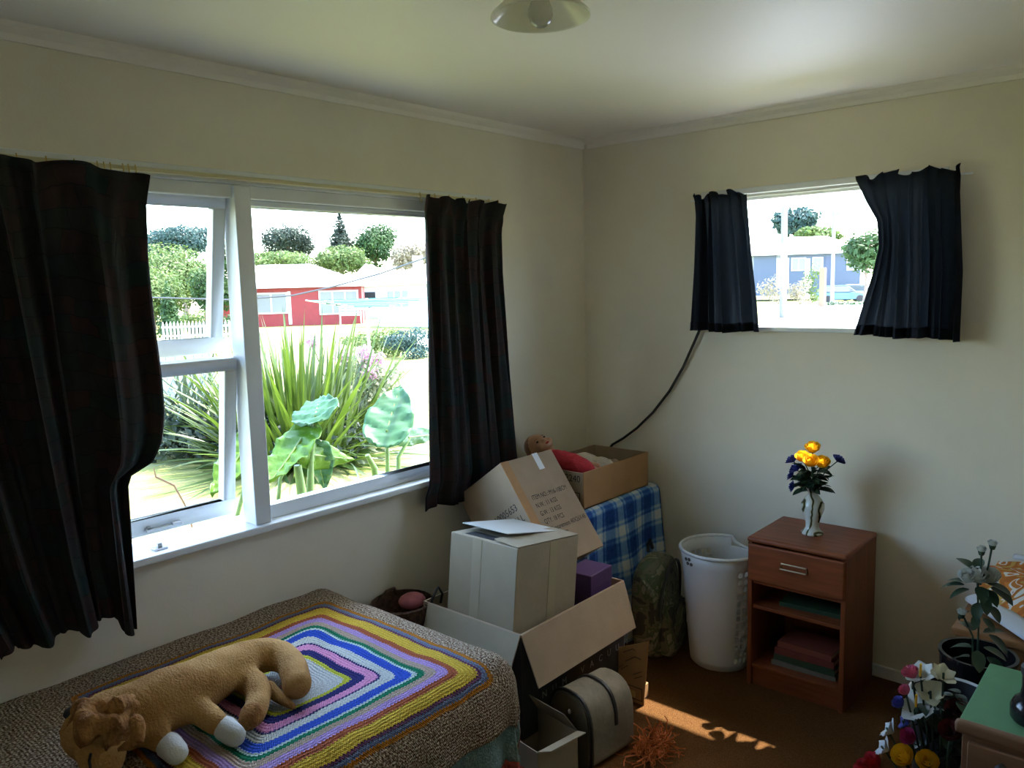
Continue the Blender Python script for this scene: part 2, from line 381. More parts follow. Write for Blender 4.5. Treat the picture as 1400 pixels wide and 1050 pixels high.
# left curtain of the big window: bulges over the sill and tucks back below
cl_r = [(0.70, -2.375), (1.14, -2.372), (1.17, -2.36), (1.20, -2.29), (1.26, -2.262), (1.34, -2.250), (1.45, -2.252), (1.60, -2.262), (1.80, -2.268), (1.95, -2.262), (2.03, -2.245)]
cl_l = [(0.70, -2.72), (2.03, -2.95)]
cl_l = [(0.70, -2.715), (0.95, -2.80), (2.03, -3.05)]
def zbL(u): return 0.762 - 0.02 * (u > 0.82) + 0.012 * math.sin(u * 19) - 0.035 * max(0, u - 0.75) / 0.25
cL, invL = wall_curtain('curtain', 'dark patterned full length curtain at the left edge, bulging over the sill', M_broc, cl_l, cl_r, lambda u: 2.045 + 0.006 * math.sin(u * 40) + (-0.018 * (u - 0.85) / 0.15 if u > 0.85 else 0), zbL, 0.085, 0.032, 7, 0.4, 'brocade curtains of the large window', bulge=True)
cr_l = [(0.78, -1.205), (0.95, -1.195), (1.6, -1.185), (2.0, -1.178), (2.05, -1.165)]
cr_r = [(0.78, -0.625), (0.95, -0.65), (1.3, -0.69), (1.75, -0.735), (1.92, -0.735), (1.99, -0.715), (2.05, -0.685)]
cR, invR = wall_curtain('curtain', 'dark patterned full length curtain hanging between window and room corner', M_broc, cr_l, cr_r, lambda u: 2.045 + 0.006 * math.sin(u * 31) - (0.02 if 0.47 < u < 0.5 else 0), lambda u: 0.785 + 0.01 * math.sin(u * 15), 0.078, 0.020, 6, 2.1, 'brocade curtains of the large window', nu=90)
M_track = mat('yellowed_track', (0.62, 0.55, 0.33), 0.4)
M_brass = mat('brass_hook', (0.55, 0.38, 0.12), 0.35, metal=0.8)
trk = thing('curtain_track', 'yellowed plastic curtain track above the large window with small hooks', 'curtain track', (0.035, -1.8, 2.052))
tm = MB().box((0.02, -3.2, 2.046), (0.045, -0.69, 2.058)).obj('rail', M_track, trk, bevel=0.002); tm.matrix_parent_inverse = Matrix.Translation(-trk.location)
hk = MB().tube([(0, 0, 0.012), (0.004, 0, -0.004), (0.002, 0, -0.022), (0.010, 0, -0.028), (0.012, 0, -0.016)], 0.0018, 6).mesh('hook', M_brass)
for y in [-2.74, -2.66, -2.57, -2.50, -2.43, -2.37, -2.352, -2.335, -2.30, -2.285, -2.265, -1.16, -1.08, -1.0, -0.92, -0.84, -0.76, -0.70]:
    h = bpy.data.objects.new('hook', hk); COL.objects.link(h); h.parent = trk; h.matrix_parent_inverse = Matrix.Translation(-trk.location); h.location = (0.047, y, 2.05)

M_navy = mat('navy_cotton', (0.020, 0.025, 0.042), 0.85, var=0.15, scale=40, bump=0.25, bscale=500, trans=0.45, spec=0.2, tcol=(0.10, 0.115, 0.13))
def small_curtain(label, x_left, x_right, rod_z, zb, head, nf, seed, hem):
    root = thing('curtain', label, 'curtain', ((x_left[0][1] + x_right[0][1]) / 2, -0.055, zb(0.5)), group='short navy curtains of the small window')
    inv = Matrix.Translation(-root.location)
    def fn(u, v):
        zt = rod_z(u) + head(u); z = zt + (zb(u) - zt) * v
        a = lerp_tab(x_left, z); b = lerp_tab(x_right, z); rz = rod_z(u); a0 = x_left[-1][1]; kk = max(0.0, 1 - u / 0.55); a = a0 + (a - a0) * (kk * kk * (3 - 2 * kk))
        ph = u * nf * 2 * PI
        f = 0.6 * math.sin(ph + seed) + 0.35 * math.sin(ph * 1.7 + seed * 2 + 0.6 * v) + 0.2 * math.sin(ph * 2.9 + seed)
        above = max(0, (z - rz) / 0.05)
        amp = 0.010 + 0.030 * min(1, max(0, rz - z) / 0.25) + 0.012 * min(1, above)
        y = -0.062 + amp * f - 0.012 * above
        return (a + (b - a) * u + 0.012 * math.cos(ph * 1.3 + seed) * (0.4 + 0.6 * min(1, above)), min(-0.022, y), z)
    o = MB().grid(fn, 90, 44).obj('curtain_fabric', M_navy, root, thick=0.0015); o.matrix_parent_inverse = inv
    if hem:
        def fh(u, v):
            p = fn(u, 0.935 + 0.065 * v); return (p[0], p[1] - 0.0025, p[2])
        h = MB().grid(fh, 90, 4).obj('hem', M_navy, root, thick=0.002); h.matrix_parent_inverse = inv
    return root
ruf = lambda u, s: 0.034 + 0.010 * math.sin(u * 17 + s) + 0.006 * math.sin(u * 41 + 2 * s)
small_curtain('short navy curtain left of the small window, narrower of the pair',
    [(1.455, 0.618), (1.75, 0.640), (1.98, 0.650), (2.06, 0.645), (2.10, 0.628)], [(1.46, 0.962), (1.60, 0.950), (1.80, 0.925), (1.97, 0.905), (2.06, 0.895), (2.10, 0.885)],
    lambda u: 2.035, lambda u: 1.462 + 0.004 * math.sin(u * 9), lambda u: ruf(u, 1.0) - 0.006, 4.6, 0.5, True)
small_curtain('short navy curtain right of the small window, wider with ruffled heading',
    [(1.455, 1.352), (1.53, 1.372), (1.70, 1.42), (1.80, 1.440), (1.90, 1.430), (1.98, 1.385), (2.06, 1.350)], [(1.44, 1.735), (1.7, 1.735), (1.98, 1.715), (2.07, 1.715), (2.12, 1.74)],
    lambda u: 2.04, lambda u: 1.458 - 0.012 * u + 0.004 * math.sin(u * 11), lambda u: ruf(u, 2.2), 5.6, 1.9, True)
rod = tag(MB().tube([(0.625, -0.045, 2.045), (1.2, -0.045, 2.040), (1.745, -0.045, 2.048)], 0.004, 8).obj('curtain_wire', M_white), 'thin white curtain wire stretched across the small window', 'curtain wire')
cord = MB().tube([(1.405, -0.02, 1.93), (1.432, -0.018, 1.88), (1.440, -0.018, 1.80), (1.436, -0.02, 1.74)], 0.003, 6)
tag(cord.obj('pull_cord', M_white), 'pale looped cord beside the edge of the wide navy curtain', 'cord')
cab = [(0.668, -0.03, 1.475), (0.640, -0.025, 1.42), (0.575, -0.02, 1.29), (0.50, -0.018, 1.17), (0.41, -0.018, 1.06), (0.32, -0.018, 0.975), (0.24, -0.02, 0.915), (0.175, -0.022, 0.875), (0.12, -0.03, 0.80)]
tag(MB().tube(cab, 0.0065, 8).obj('cable', mat('black_rubber', (0.012, 0.012, 0.012), 0.5)), 'black cable hanging from the small window down to the doll carton', 'cable')

# ================================================================== CEILING LAMP
lc = at(739, 24, 1.0); d = ray(739, 24); LZ = 2.285; lc = CAM_POS + d * ((LZ - CAM_POS.z) / d.z)
lamp = thing('ceiling_lamp', 'white conical ceiling lamp shade with bare bulb, unlit', 'lamp', (lc.x, lc.y, LZ))
M_enam = mat('cream_enamel', (0.86, 0.84, 0.74), 0.18, spec=0.6, trans=0.5)
R0 = 0.112
sh = MB().lathe([(R0, 0.0), (R0 * 0.985, 0.006), (0.026, 0.082), (0.022, 0.092)], 48)
sh.f = [f for f in sh.f if len(f) == 4]
sh.obj('lamp_shade', M_enam, lamp, thick=0.002)
MB().lathe([(0.0, 0.115), (0.045, 0.115), (0.045, 0.105), (0.022, 0.098), (0.02, 0.06), (0.0, 0.06)], 24).obj('lamp_holder', M_white, lamp)
bm_ = bpy.data.materials.new('bulb_glass'); bm_.use_nodes = True; bb = bm_.node_tree.nodes['Principled BSDF']
bb.inputs['Base Color'].default_value = (0.9, 0.9, 0.86, 1); bb.inputs['Roughness'].default_value = 0.08; bb.inputs['Transmission Weight'].default_value = 0.75
MB().lathe([(0.0, -0.022), (0.012, -0.020), (0.023, -0.011), (0.028, 0.004), (0.027, 0.018), (0.020, 0.036), (0.014, 0.052), (0.0135, 0.062), (0, 0.062)], 24).obj('bulb', bm_, lamp)

# ================================================================== OUTDOORS
M_lawn = mat('sunny_lawn', (0.148, 0.162, 0.042), 0.9, scale=2.2, col2=(0.225, 0.215, 0.085), bump=0.8, bscale=60, spec=0.1, detail=8)
M_conc = mat('pale_concrete', (0.72, 0.71, 0.67), 0.85, var=0.06, scale=1.5, bump=0.1, bscale=30)
def ground_z(x, y):
    r = max(0.0, y - 14) / 62
    wgt = max(0.0, min(1.0, (x + 14) / 12))
    return GZ + 1.15 * min(1.3, r) * wgt
g = MB()
def gfn(u, v):
    x = -75 + 135 * u; y = -40 + 190 * v; return (x, y, ground_z(x, y))
struct(g.grid(gfn, 54, 76).obj('floor_lawn', M_lawn))
# concrete drive that sweeps round the house, and the white forecourt beyond the small window
def drive(name, pts, halfw, dz=0.02):
    mb = MB(); L = []
    for i, (x, y) in enumerate(pts):
        a = Vector(pts[max(i - 1, 0)]); b = Vector(pts[min(i + 1, len(pts) - 1)]); t = (b - a).normalized(); n = Vector((-t.y, t.x)) * halfw[i]
        L.append([(x + n.x * k, y + n.y * k, ground_z(x + n.x * k, y + n.y * k) + dz) for k in (1, 0.5, 0, -0.5, -1)])
    mb.grid(lambda u, v: L[round(v * (len(pts) - 1))][round(u * 4)], 4, len(pts) - 1)
    return struct(mb.obj(name, M_conc))
drive('floor_drive', [(-4.6, 5.3), (-8, 9.5), (-13.5, 15.5), (-19, 19.0), (-26, 22.0)], [1.3, 1.9, 2.3, 2.2, 2.0])
drive('floor_forecourt', [(-1.5, 3.0), (-0.5, 8), (0.5, 14), (0.0, 24), (-1.0, 38), (-3.0, 56), (-4.0, 71)], [3.2, 4.2, 6, 9, 13, 18, 20])

def leaf_mesh(name, m, L, W, n=5, droop=0.25, fold=0.25, tip=1.0):
    """one strap or oval leaf growing along +Y from the origin"""
    mb = MB(); vs = []; fs = []
    for i in range(n + 1):
        t = i / n; w = W * (math.sin(PI * min(1, t ** tip * 0.96 + 0.04)) ** 0.7) if tip != 0 else W * (1 - t ** 2.2) * (0.75 + 0.25 * min(1, t * 4))
        y = L * t * (1 - 0.25 * droop * t); z = -droop * L * t * t * 0.5
        vs += [(-w / 2, y, z + fold * w * 0.5), (0, y, z), (w / 2, y, z + fold * w * 0.5)]
    for i in range(n):
        a = i * 3; fs += [(a, a + 1, a + 4, a + 3), (a + 1, a + 2, a + 5, a + 4)]
    return mb.add(vs, fs).mesh(name, m, fixn=False)
def put(name, me, parent, M):
    o = bpy.data.objects.new(name, me); COL.objects.link(o); o.parent = parent
    o.matrix_local = M
    return o
def foliage(name, m, parent, lobes, n, size, seed=1, flat=0.0, hollow=0.55):
    """crown made of leaf cards standing in ellipsoid lobes (centre, radii)"""
    rnd = random.Random(seed); vs = []; fs = []
    tot = sum(r[0] * r[1] * r[2] for _, r in lobes) ** 1
    for c, r in lobes:
        k = max(20, int(n * (r[0] * r[1] * r[2]) / tot))
        for _ in range(k):
            d = Vector((rnd.gauss(0, 1), rnd.gauss(0, 1), rnd.gauss(0, 1))).normalized()
            q = (hollow + (1 - hollow) * rnd.random()) * (1 + 0.10 * noise.noise(d * 3 + Vector(c)))
            p = Vector((c[0] + d.x * r[0] * q, c[1] + d.y * r[1] * q, c[2] + d.z * r[2] * q))
            nrm = (d + Vector((rnd.uniform(-.8, .8), rnd.uniform(-.8, .8), rnd.uniform(-.3, .9)))).normalized()
            a = nrm.orthogonal().normalized(); a = Matrix.Rotation(rnd.uniform(0, 2 * PI), 3, nrm) @ a; b = nrm.cross(a)
            s = size * rnd.uniform(0.6, 1.4); o = len(vs)
            vs += [p - a * s, p - b * s * 0.5 + nrm * s * 0.15, p + a * s, p + b * s * 0.5 + nrm * s * 0.15]; fs.append((o, o + 1, o + 2, o + 3))
    me = bpy.data.meshes.new(name); me.from_pydata([tuple(v) for v in vs], [], fs); me.materials.append(m)
    o = bpy.data.objects.new(name, me); COL.objects.link(o); o.parent = parent
    return o
M_bark = mat('grey_bark', (0.16, 0.12, 0.09), 0.9, var=0.3, scale=12, bump=0.4)
def leafmat(name, c, c2, tr=0.35): return mat(name, c, 0.6, scale=0.9, col2=c2, trans=tr, spec=0.3, detail=6)
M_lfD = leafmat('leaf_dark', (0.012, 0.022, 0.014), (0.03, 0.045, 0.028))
M_lfM = leafmat('leaf_mid', (0.016, 0.045, 0.010), (0.045, 0.09, 0.022))
M_lfL = leafmat('leaf_light', (0.045, 0.085, 0.016), (0.11, 0.15, 0.04))
M_lfB = leafmat('leaf_bluish', (0.016, 0.045, 0.04), (0.045, 0.085, 0.075))
M_lfP = leafmat('leaf_pale', (0.17, 0.15, 0.10), (0.30, 0.26, 0.19))
def tree(name, label, px, py, t, rx, rz, m, n=1600, leaf=0.28, seed=1, group='trees in the neighbourhood', lobes=None, trunk=True, cat='tree'):
    """crown centre given by a sight line and its distance; stands on the ground"""
    c = at(px, py, t); gz = ground_z(c.x, c.y)
    root = thing(name, label, cat, (c.x, c.y, gz), group=group)
    h = c.z - gz; rnd = random.Random(seed)
    if cat in ('shrub', 'grass') and lobes is None:
        lobes = [((rx * 0.5 * math.cos(k * 1.3), rx * 0.5 * math.sin(k * 1.3), h * (0.25 + 0.12 * k)), (rx * 0.62, rx * 0.62, max(h * 0.3, rz * 0.5))) for k in range(6)]; trunk = False
    if lobes is None:
        lobes = [((0, 0, h), (rx * 0.8, rx * 0.8, rz * 0.85))]
        for k in range(9):
            a = k * 2.4 + seed; e = rnd.uniform(-0.5, 0.8)
            lobes.append(((rx * 0.55 * math.cos(a), rx * 0.55 * math.sin(a), h + rz * 0.5 * e), (rx * rnd.uniform(.35, .5),) * 2 + (rz * rnd.uniform(.38, .5),)))
    foliage('crown', m, root, lobes, n, leaf, seed)
    if trunk:
        tb = MB().tube([(0, 0, 0), (0.05 * rx, 0, h * 0.4), (0, 0.03 * rx, h)], [rx * 0.09, rx * 0.07, rx * 0.03], 8)
        for k in range(4): a = k * 1.6 + seed; tb.tube([(0, 0, max(0.2, h - rz * 0.7)), (rx * 0.5 * math.cos(a), rx * 0.5 * math.sin(a), h + rz * 0.2)], [rx * 0.04, rx * 0.015], 6)
        tb.obj('trunk', M_bark, root)
    return root
# --- trees seen through the large window
tree('broadleaf_tree', 'dark rounded tree standing highest behind the red house roof', 392, 331, 72, 2.8, 2.2, M_lfD, 6000, 0.13, 1)
tree('broadleaf_tree', 'tall mid green tree right of the dark conifer', 512, 334, 69, 2.2, 2.4, M_lfM, 6000, 0.13, 2)
tree('broadleaf_tree', 'pale green low spreading tree between the two house roofs', 466, 356, 64.5, 2.6, 1.5, M_lfL, 6000, 0.12, 3)
tree('broadleaf_tree', 'light green bushy tree left behind the red house roof', 385, 356, 62, 3.0, 0.9, M_lfL, 3600, 0.12, 4)
tree('broadleaf_tree', 'creamy pale blossoming tree beside the dark window curtain', 562, 350, 66, 2.1, 1.7, M_lfP, 4000, 0.12, 5)
tree('broadleaf_tree', 'bluish green tree highest in the open upper sash', 248, 330, 74, 3.6, 2.0, M_lfB, 5000, 0.16, 6)
tree('broadleaf_tree', 'sunlit green tree bank behind the picket fence', 228, 378, 60, 4.6, 3.0, M_lfL, 12000, 0.14, 7)
tree('broadleaf_tree', 'pale green leafy tree low behind the cypress', 205, 402, 50, 2.6, 2.3, M_lfL, 6000, 0.11, 12)
tree('broadleaf_tree', 'mid green tree filling the gap above the picket fence', 292, 398, 47.5, 1.5, 1.9, M_lfM, 4000, 0.10, 13)
tree('broadleaf_tree', 'wide bluish tree behind the sunlit tree bank', 190, 345, 82, 3.6, 2.4, M_lfB, 6000, 0.15, 14)
tree('broadleaf_tree', 'mid green bush between open sash and mullion', 316, 352, 46, 0.9, 2.0, M_lfM, 2200, 0.10, 8)
tree('garden_shrub', 'yellow green rounded shrub behind the picket fence', 262, 428, 42, 1.0, 0.85, M_lfL, 1800, 0.07, 9, 'garden shrubs', cat='shrub')
tree('garden_shrub', 'dark green shrub against the picket fence end', 312, 432, 40, 0.55, 0.6, M_lfM, 500, 0.09, 10, 'garden shrubs', cat='shrub')
tree('garden_shrub', 'grey green shrub low between cypress and picket fence', 284, 444, 40.5, 1.0, 0.7, M_lfD, 1500, 0.07, 11, 'garden shrubs', cat='shrub')
# conifer with tiers and a columnar cypress
c = at(465, 318, 68); gz = ground_z(c.x, c.y)
con = thing('conifer', 'dark tiered conifer with pointed top behind the roofs', 'tree', (c.x, c.y, gz), group='trees in the neighbourhood')
tp = at(465, 290, 68).z - gz
lob = []
for k in range(9):
    z = tp - 0.15 - k * 0.36; r = 0.12 + 0.15 * k
    for j in range(5): a = j * 2 * PI / 5 + k; lob.append(((r * 0.55 * math.cos(a), r * 0.55 * math.sin(a), z), (r * 0.6, r * 0.6, 0.30)))
foliage('crown', M_lfD, con, lob, 4200, 0.10, 3, hollow=0.2)
MB().tube([(0, 0, 0), (0, 0, tp)], [0.25, 0.02], 8).obj('trunk', M_bark, con)
c = at(231, 432, 38); gz = ground_z(c.x, c.y); cz = at(231, 388, 38).z - gz
cyp = thing('cypress', 'slim bright green columnar cypress before the tree bank', 'tree', (c.x, c.y, gz), group='trees in the neighbourhood')
foliage('crown', M_lfM, cyp, [((0, 0, cz * (0.12 + 0.085 * k)), (0.55 * (1 - (k / 10.5) ** 1.6) + 0.08,) * 2 + (0.34,)) for k in range(11)], 1600, 0.10, 5, hollow=0.4)
MB().tube([(0, 0, 0), (0, 0, cz * 0.8)], [0.1, 0.02], 8).obj('trunk', M_bark, cyp)

# --- houses
M_roofw = mat('pale_roof_iron', (0.78, 0.78, 0.76), 0.5, var=0.03, scale=2)
M_red = mat('red_weatherboard', (0.20, 0.010, 0.012), 0.6, var=0.1, scale=3)
M_wwhite = mat('white_weatherboard', (0.50, 0.50, 0.48), 0.6, var=0.03)
M_bluegrey = mat('blue_grey_wall', (0.06, 0.075, 0.11), 0.7, var=0.06)
M_hglass = mat('dark_house_glass', (0.10, 0.11, 0.12), 0.1)
M_net = mat('net_curtain', (0.20, 0.20, 0.20), 0.9)
M_black = mat('black_opening', (0.012, 0.012, 0.013), 0.8)
def house(name, label, p0, p1, depth, base, wall_h, roof_h, mwall, ridge_in, over=0.5, windows=(), panels=(), chimney=None, group='houses across the road', opening=None):
    """front wall runs from p0 to p1 (ground points); hipped roof behind it"""
    p0 = Vector((p0.x, p0.y, base)); p1 = Vector((p1.x, p1.y, base)); L = (p1 - p0).length
    X = (p1 - p0).normalized(); Z = Vector((0, 0, 1)); Y = Z.cross(X)
    if Y.dot(FWD) < 0: Y = -Y
    root = thing(name, label, 'house', tuple(p0), group=group)
    root.matrix_world = Matrix(((X.x, Y.x, 0, p0.x), (X.y, Y.y, 0, p0.y), (0, 0, 1, p0.z), (0, 0, 0, 1)))
    MB().box((0, 0, -0.4), (L, depth, wall_h)).obj('wall', mwall, root)
    a, b = -over, L + over; c_, d_ = -over, depth + over; zt = wall_h + roof_h; ym = depth / 2
    ri0, ri1 = ridge_in
    rf = MB().add([(a, c_, wall_h), (b, c_, wall_h), (b, d_, wall_h), (a, d_, wall_h), (ri0, ym, zt), (L - ri1, ym, zt), (a, c_, wall_h - 0.16), (b, c_, wall_h - 0.16), (b, d_, wall_h - 0.16), (a, d_, wall_h - 0.16)],
        [(0, 1, 5, 4), (1, 2, 5), (2, 3, 4, 5), (3, 0, 4), (0, 6, 7, 1), (1, 7, 8, 2), (2, 8, 9, 3), (3, 9, 6, 0), (6, 9, 8, 7)]).obj('roof', M_roofw, root, smooth=False)
    for (x0, x1, z0, z1, n) in windows:
        f = MB(); f.box((x0, -0.06, z0), (x1, -0.001, z0 + 0.09)); f.box((x0, -0.06, z1 - 0.09), (x1, -0.001, z1))
        for k in range(n + 1): xx = x0 + (x1 - x0 - 0.1) * k / n; f.box((xx, -0.06, z0 + 0.09), (xx + 0.1, -0.001, z1 - 0.09))
        w_ = f.obj('window', M_wwhite, root, smooth=False)
        for k in range(n):
            xa = x0 + 0.1 + (x1 - x0 - 0.1) * k / n; xb = x0 + (x1 - x0 - 0.1) * (k + 1) / n
            MB().box((xa, -0.03, z0 + 0.09), (xb, -0.005, z1 - 0.09)).obj('pane', M_net if (k % 3) != 1 else M_net, w_)
    for (x0, x1, z0, z1, m) in panels: MB().box((x0, -0.04, z0), (x1, -0.002, z1)).obj('wall_panel', m, root)
    if chimney: x, y, w_, h_ = chimney; MB().box((x, y, wall_h), (x + w_, y + w_, zt + h_)).obj('chimney', M_wwhite, rf)
    return root
tA = 50.0
A0 = at(280, 440, tA); A1 = at(496, 438, tA + 1.5)
eA = at(400, 392, tA).z; base = GZ - 0.1
zpk = at(400, 363, tA + 3).z
house('bungalow', 'red bungalow with white framed windows and pale hipped roof', A0, A1, 7, base, eA - base + 0.1, zpk - eA, M_red, (3.0, 3.4), 0.5,
      [(3.1, 5.15, 0.9, 2.25, 2), (7.1, 9.6, 0.75, 2.3, 3)], [(5.15, 5.35, 0.2, 2.3, M_wwhite)])
tB = 47.0
B0 = at(518, 440, tB); B1 = at(640, 440, tB - 4)
eB = at(540, 386, tB).z
house('bungalow', 'cream bungalow with wide net curtained window, beside the window curtain', B0, B1, 7, base, eB - base, 1.5, M_wwhite, (3.0, 2.0), 0.5,
      [(0.75, 2.6, 1.15, 2.25, 3)], [], (0.2, 2.9, 0.45, 0.1))
G0 = at(486, 440, 60); G1 = at(516, 440, 60)
gar = thing('garage', 'white garage with dark open doorway between the bungalows', 'garage', (G0.x, G0.y, base), group='houses across the road')
X = (Vector((G1.x, G1.y, 0)) - Vector((G0.x, G0.y, 0))); LG = X.length; X.normalize(); Yg = Vector((-X.y, X.x, 0)); Yg = Yg if Yg.dot(FWD) > 0 else -Yg
gar.matrix_world = Matrix(((X.x, Yg.x, 0, G0.x), (X.y, Yg.y, 0, G0.y), (0, 0, 1, base), (0, 0, 0, 1)))
MB().box((-0.6, 0, -0.3), (LG + 1.5, 3, 2.55)).obj('wall', M_wwhite, gar)
MB().box((0.35, -0.05, 0.9), (1.6, -0.001, 2.1)).obj('doorway', M_black, gar)
MB().prism([(-0.8, 2.5), (LG + 1.7, 2.5), (LG * 0.6, 4.2)], 1, -0.3, 3.2).obj('roof', M_roofw, gar, smooth=False)
gate = thing('white_gate', 'white slatted gate at the foot of the garage', 'gate', tuple(at(481, 436, 48)), group='fences')
gate.location.z = base
for k in range(6): MB().box((-0.75, -0.02, 0.75 + k * 0.16), (0.6, 0.02, 0.83 + k * 0.16)).obj('slat', M_wwhite, gate)
for x in (-0.75, 0.55): MB().box((x, -0.05, 0), (x + 0.08, -0.021, 1.7)).obj('post', M_wwhite, gate)
gate.rotation_euler.z = 0.6

# --- fences
pk = at(222, 468, 36.0); pe = at(322, 462, 36.5)
fen = thing('picket_fence', 'white picket fence standing below the tree bank', 'fence', (pk.x, pk.y, GZ), group='fences')
dv = Vector((pe.x - pk.x, pe.y - pk.y, 0)); Lf = dv.length; fen.rotation_euler.z = math.atan2(dv.y, dv.x)
pm = MB().prism([(-0.045, 0.06), (0.045, 0.06), (0.045, 0.85), (0, 0.98), (-0.045, 0.85)], 1, -0.012, 0.012).mesh('picket', M_wwhite, smooth=False)
for k in range(int(Lf / 0.16)): put('picket', pm, fen, Matrix.Translation((0.08 + k * 0.16, 0, 0)))
for z in (0.28, 0.68): MB().box((0, 0.015, z), (Lf, 0.05, z + 0.08)).obj('rail', M_wwhite, fen)
gk = at(150, 560, 15.5); ge = at(300, 545, 17.0)
gf = thing('board_fence', 'low pale grey board fence behind the spiky leaves in the lower sash', 'fence', (gk.x, gk.y, GZ), group='fences')
dv = Vector((ge.x - gk.x, ge.y - gk.y, 0)); Lf = dv.length; gf.rotation_euler.z = math.atan2(dv.y, dv.x)
M_gfence = mat('pale_grey_fence', (0.16, 0.19, 0.20), 0.7, var=0.08)
bmn = MB().box((-0.09, -0.015, 0.03), (0.09, 0.015, 0.95)).mesh('board', M_gfence, smooth=False)
for k in range(int(Lf / 0.19)): put('board', bmn, gf, Matrix.Translation((0.09 + k * 0.19, 0.006 * (k % 2), 0)))
MB().box((0, -0.04, 0.95), (Lf, 0.04, 1.0)).obj('cap_rail', M_gfence, gf)

# --- rotary clothesline, power cable, bare twig
M_teal = mat('teal_line', (0.04, 0.26, 0.21), 0.5); M_galv = mat('galvanised', (0.5, 0.52, 0.52), 0.45, metal=0.5)
cp = at(502, 425, 17.0); ch = at(502, 414, 17.0).z - GZ
clo = thing('rotary_clothesline', 'rotary clothesline with teal lines standing on the lawn edge', 'clothesline', (cp.x, cp.y, GZ))
MB().tube([(0, 0, 0), (0, 0, ch + 0.1)], 0.03, 8).obj('post', M_galv, clo)
arms = [(1.55 * math.cos(a), 1.55 * math.sin(a), ch + 0.08) for a in (0.35, 0.35 + PI / 2, 0.35 + PI, 0.35 - PI / 2)]
for a in arms: MB().tube([(0, 0, ch - 0.15), a], 0.016, 6).obj('arm', M_galv, clo)
for k in range(5):
    s = 0.35 + 0.155 * k
    P = [Vector((a[0] * s, a[1] * s, ch - 0.15 + (0.23) * s)) for a in arms]
    MB().tube([P[0], P[1], P[2], P[3], P[0]], 0.017, 5, cap=False).obj('line', M_teal, clo)
pc = [at(120, 404, 13), at(215, 407, 13), at(320, 410, 13), at(400, 404, 13), at(455, 392, 13), at(520, 374, 13), at(600, 346, 12), Vector((-0.60, 0.45, 2.86))]
tag(MB().tube(pc, 0.015, 6).obj('overhead_cable', mat('cable_grey', (0.05, 0.05, 0.055), 0.6)), 'dark overhead cable sagging across the garden view', 'cable')
tw = [on_x(268, 752, -0.45), on_x(264, 728, -0.45), on_x(258, 700, -0.46), on_x(246, 678, -0.47), on_x(238, 664, -0.48), on_x(213, 652, -0.50), on_x(210, 640, -0.5)]
tag(MB().tube([on_x(268, 752, -0.45) + Vector((0.02, 0, -1.2))] + tw, [0.006] + [0.004] * 6 + [0.002], 6).obj('bare_twig', mat('twig', (0.22, 0.12, 0.07), 0.8)), 'thin bare twig standing outside the lower sash', 'twig')

# --- flax bush
M_flax = mat('flax_leaf', (0.020, 0.045, 0.004), 0.42, scale=1.2, col2=(0.07, 0.11, 0.012), trans=0.35, detail=3)
fb = on_z(408, 632, GZ)
flax = thing('flax_bush', 'big spiky green flax bush on the lawn outside the large window', 'bush', (fb.x, fb.y, GZ), group='garden plants')
fl = [leaf_mesh('leaf', M_flax, L_, 0.062, 7, dr, 0.3, 0) for L_, dr in ((1.95, 0.10), (2.0, 0.35), (1.7, 0.75), (1.5, 1.15))]
rnd = random.Random(11)
for k in range(295):
    a = rnd.uniform(0, 2 * PI); e = rnd.random(); lean = 6 + 74 * e ** 1.3; kind = 0 if lean < 24 else 1 if lean < 45 else 2 if lean < 62 else 3
    rr = rnd.uniform(0, 0.75); s = rnd.uniform(0.72, 1.08)
    M = Matrix.Translation((rr * math.cos(a), rr * math.sin(a), 0.02)) @ Matrix.Rotation(a - PI / 2, 4, 'Z') @ Matrix.Rotation(math.radians(90 - lean), 4, 'X') @ Matrix.Rotation(rnd.uniform(-.8, .8), 4, 'Y') @ Matrix.Diagonal((rnd.uniform(.8, 1.5), s, s, 1))
    put('leaf', fl[kind], flax, M)
xm = MB(); rnd2 = random.Random(77)
for k in range(420):
    a = rnd2.uniform(0, 2 * PI); lean = math.radians(4 + 84 * rnd2.random() ** 1.1); L_ = rnd2.uniform(1.0, 1.95) * (1.0 if lean < 0.9 else 0.8); w_ = rnd2.uniform(0.035, 0.062); rr = rnd2.uniform(0, 0.8); dr_ = 0.15 + 0.5 * lean
    o_ = Vector((rr * math.cos(a), rr * math.sin(a), 0.02)); out = Vector((math.cos(a), math.sin(a), 0)); sd_ = Vector((-math.sin(a), math.cos(a), 0)); sd_ = (sd_ + Vector((0, 0, rnd2.uniform(-.6, .6)))).normalized(); vs = []
    for i in range(6):
        t = i / 5; q = o_ + (out * math.sin(lean) + Vector((0, 0, math.cos(lean)))) * (L_ * t) + Vector((0, 0, -dr_ * L_ * 0.30 * t * t)); w2 = w_ * (1 - t ** 2.2) * (0.7 + 0.3 * min(1, t * 4)) + 0.002; q.z = max(q.z, 0.02); vs += [q - sd_ * w2 / 2, q + sd_ * w2 / 2]
    xm.add(vs, [(2 * i, 2 * i + 1, 2 * i + 3, 2 * i + 2) for i in range(5)])
xo = xm.obj('leaf_mass', M_flax, flax); xo['kind'] = 'stuff'
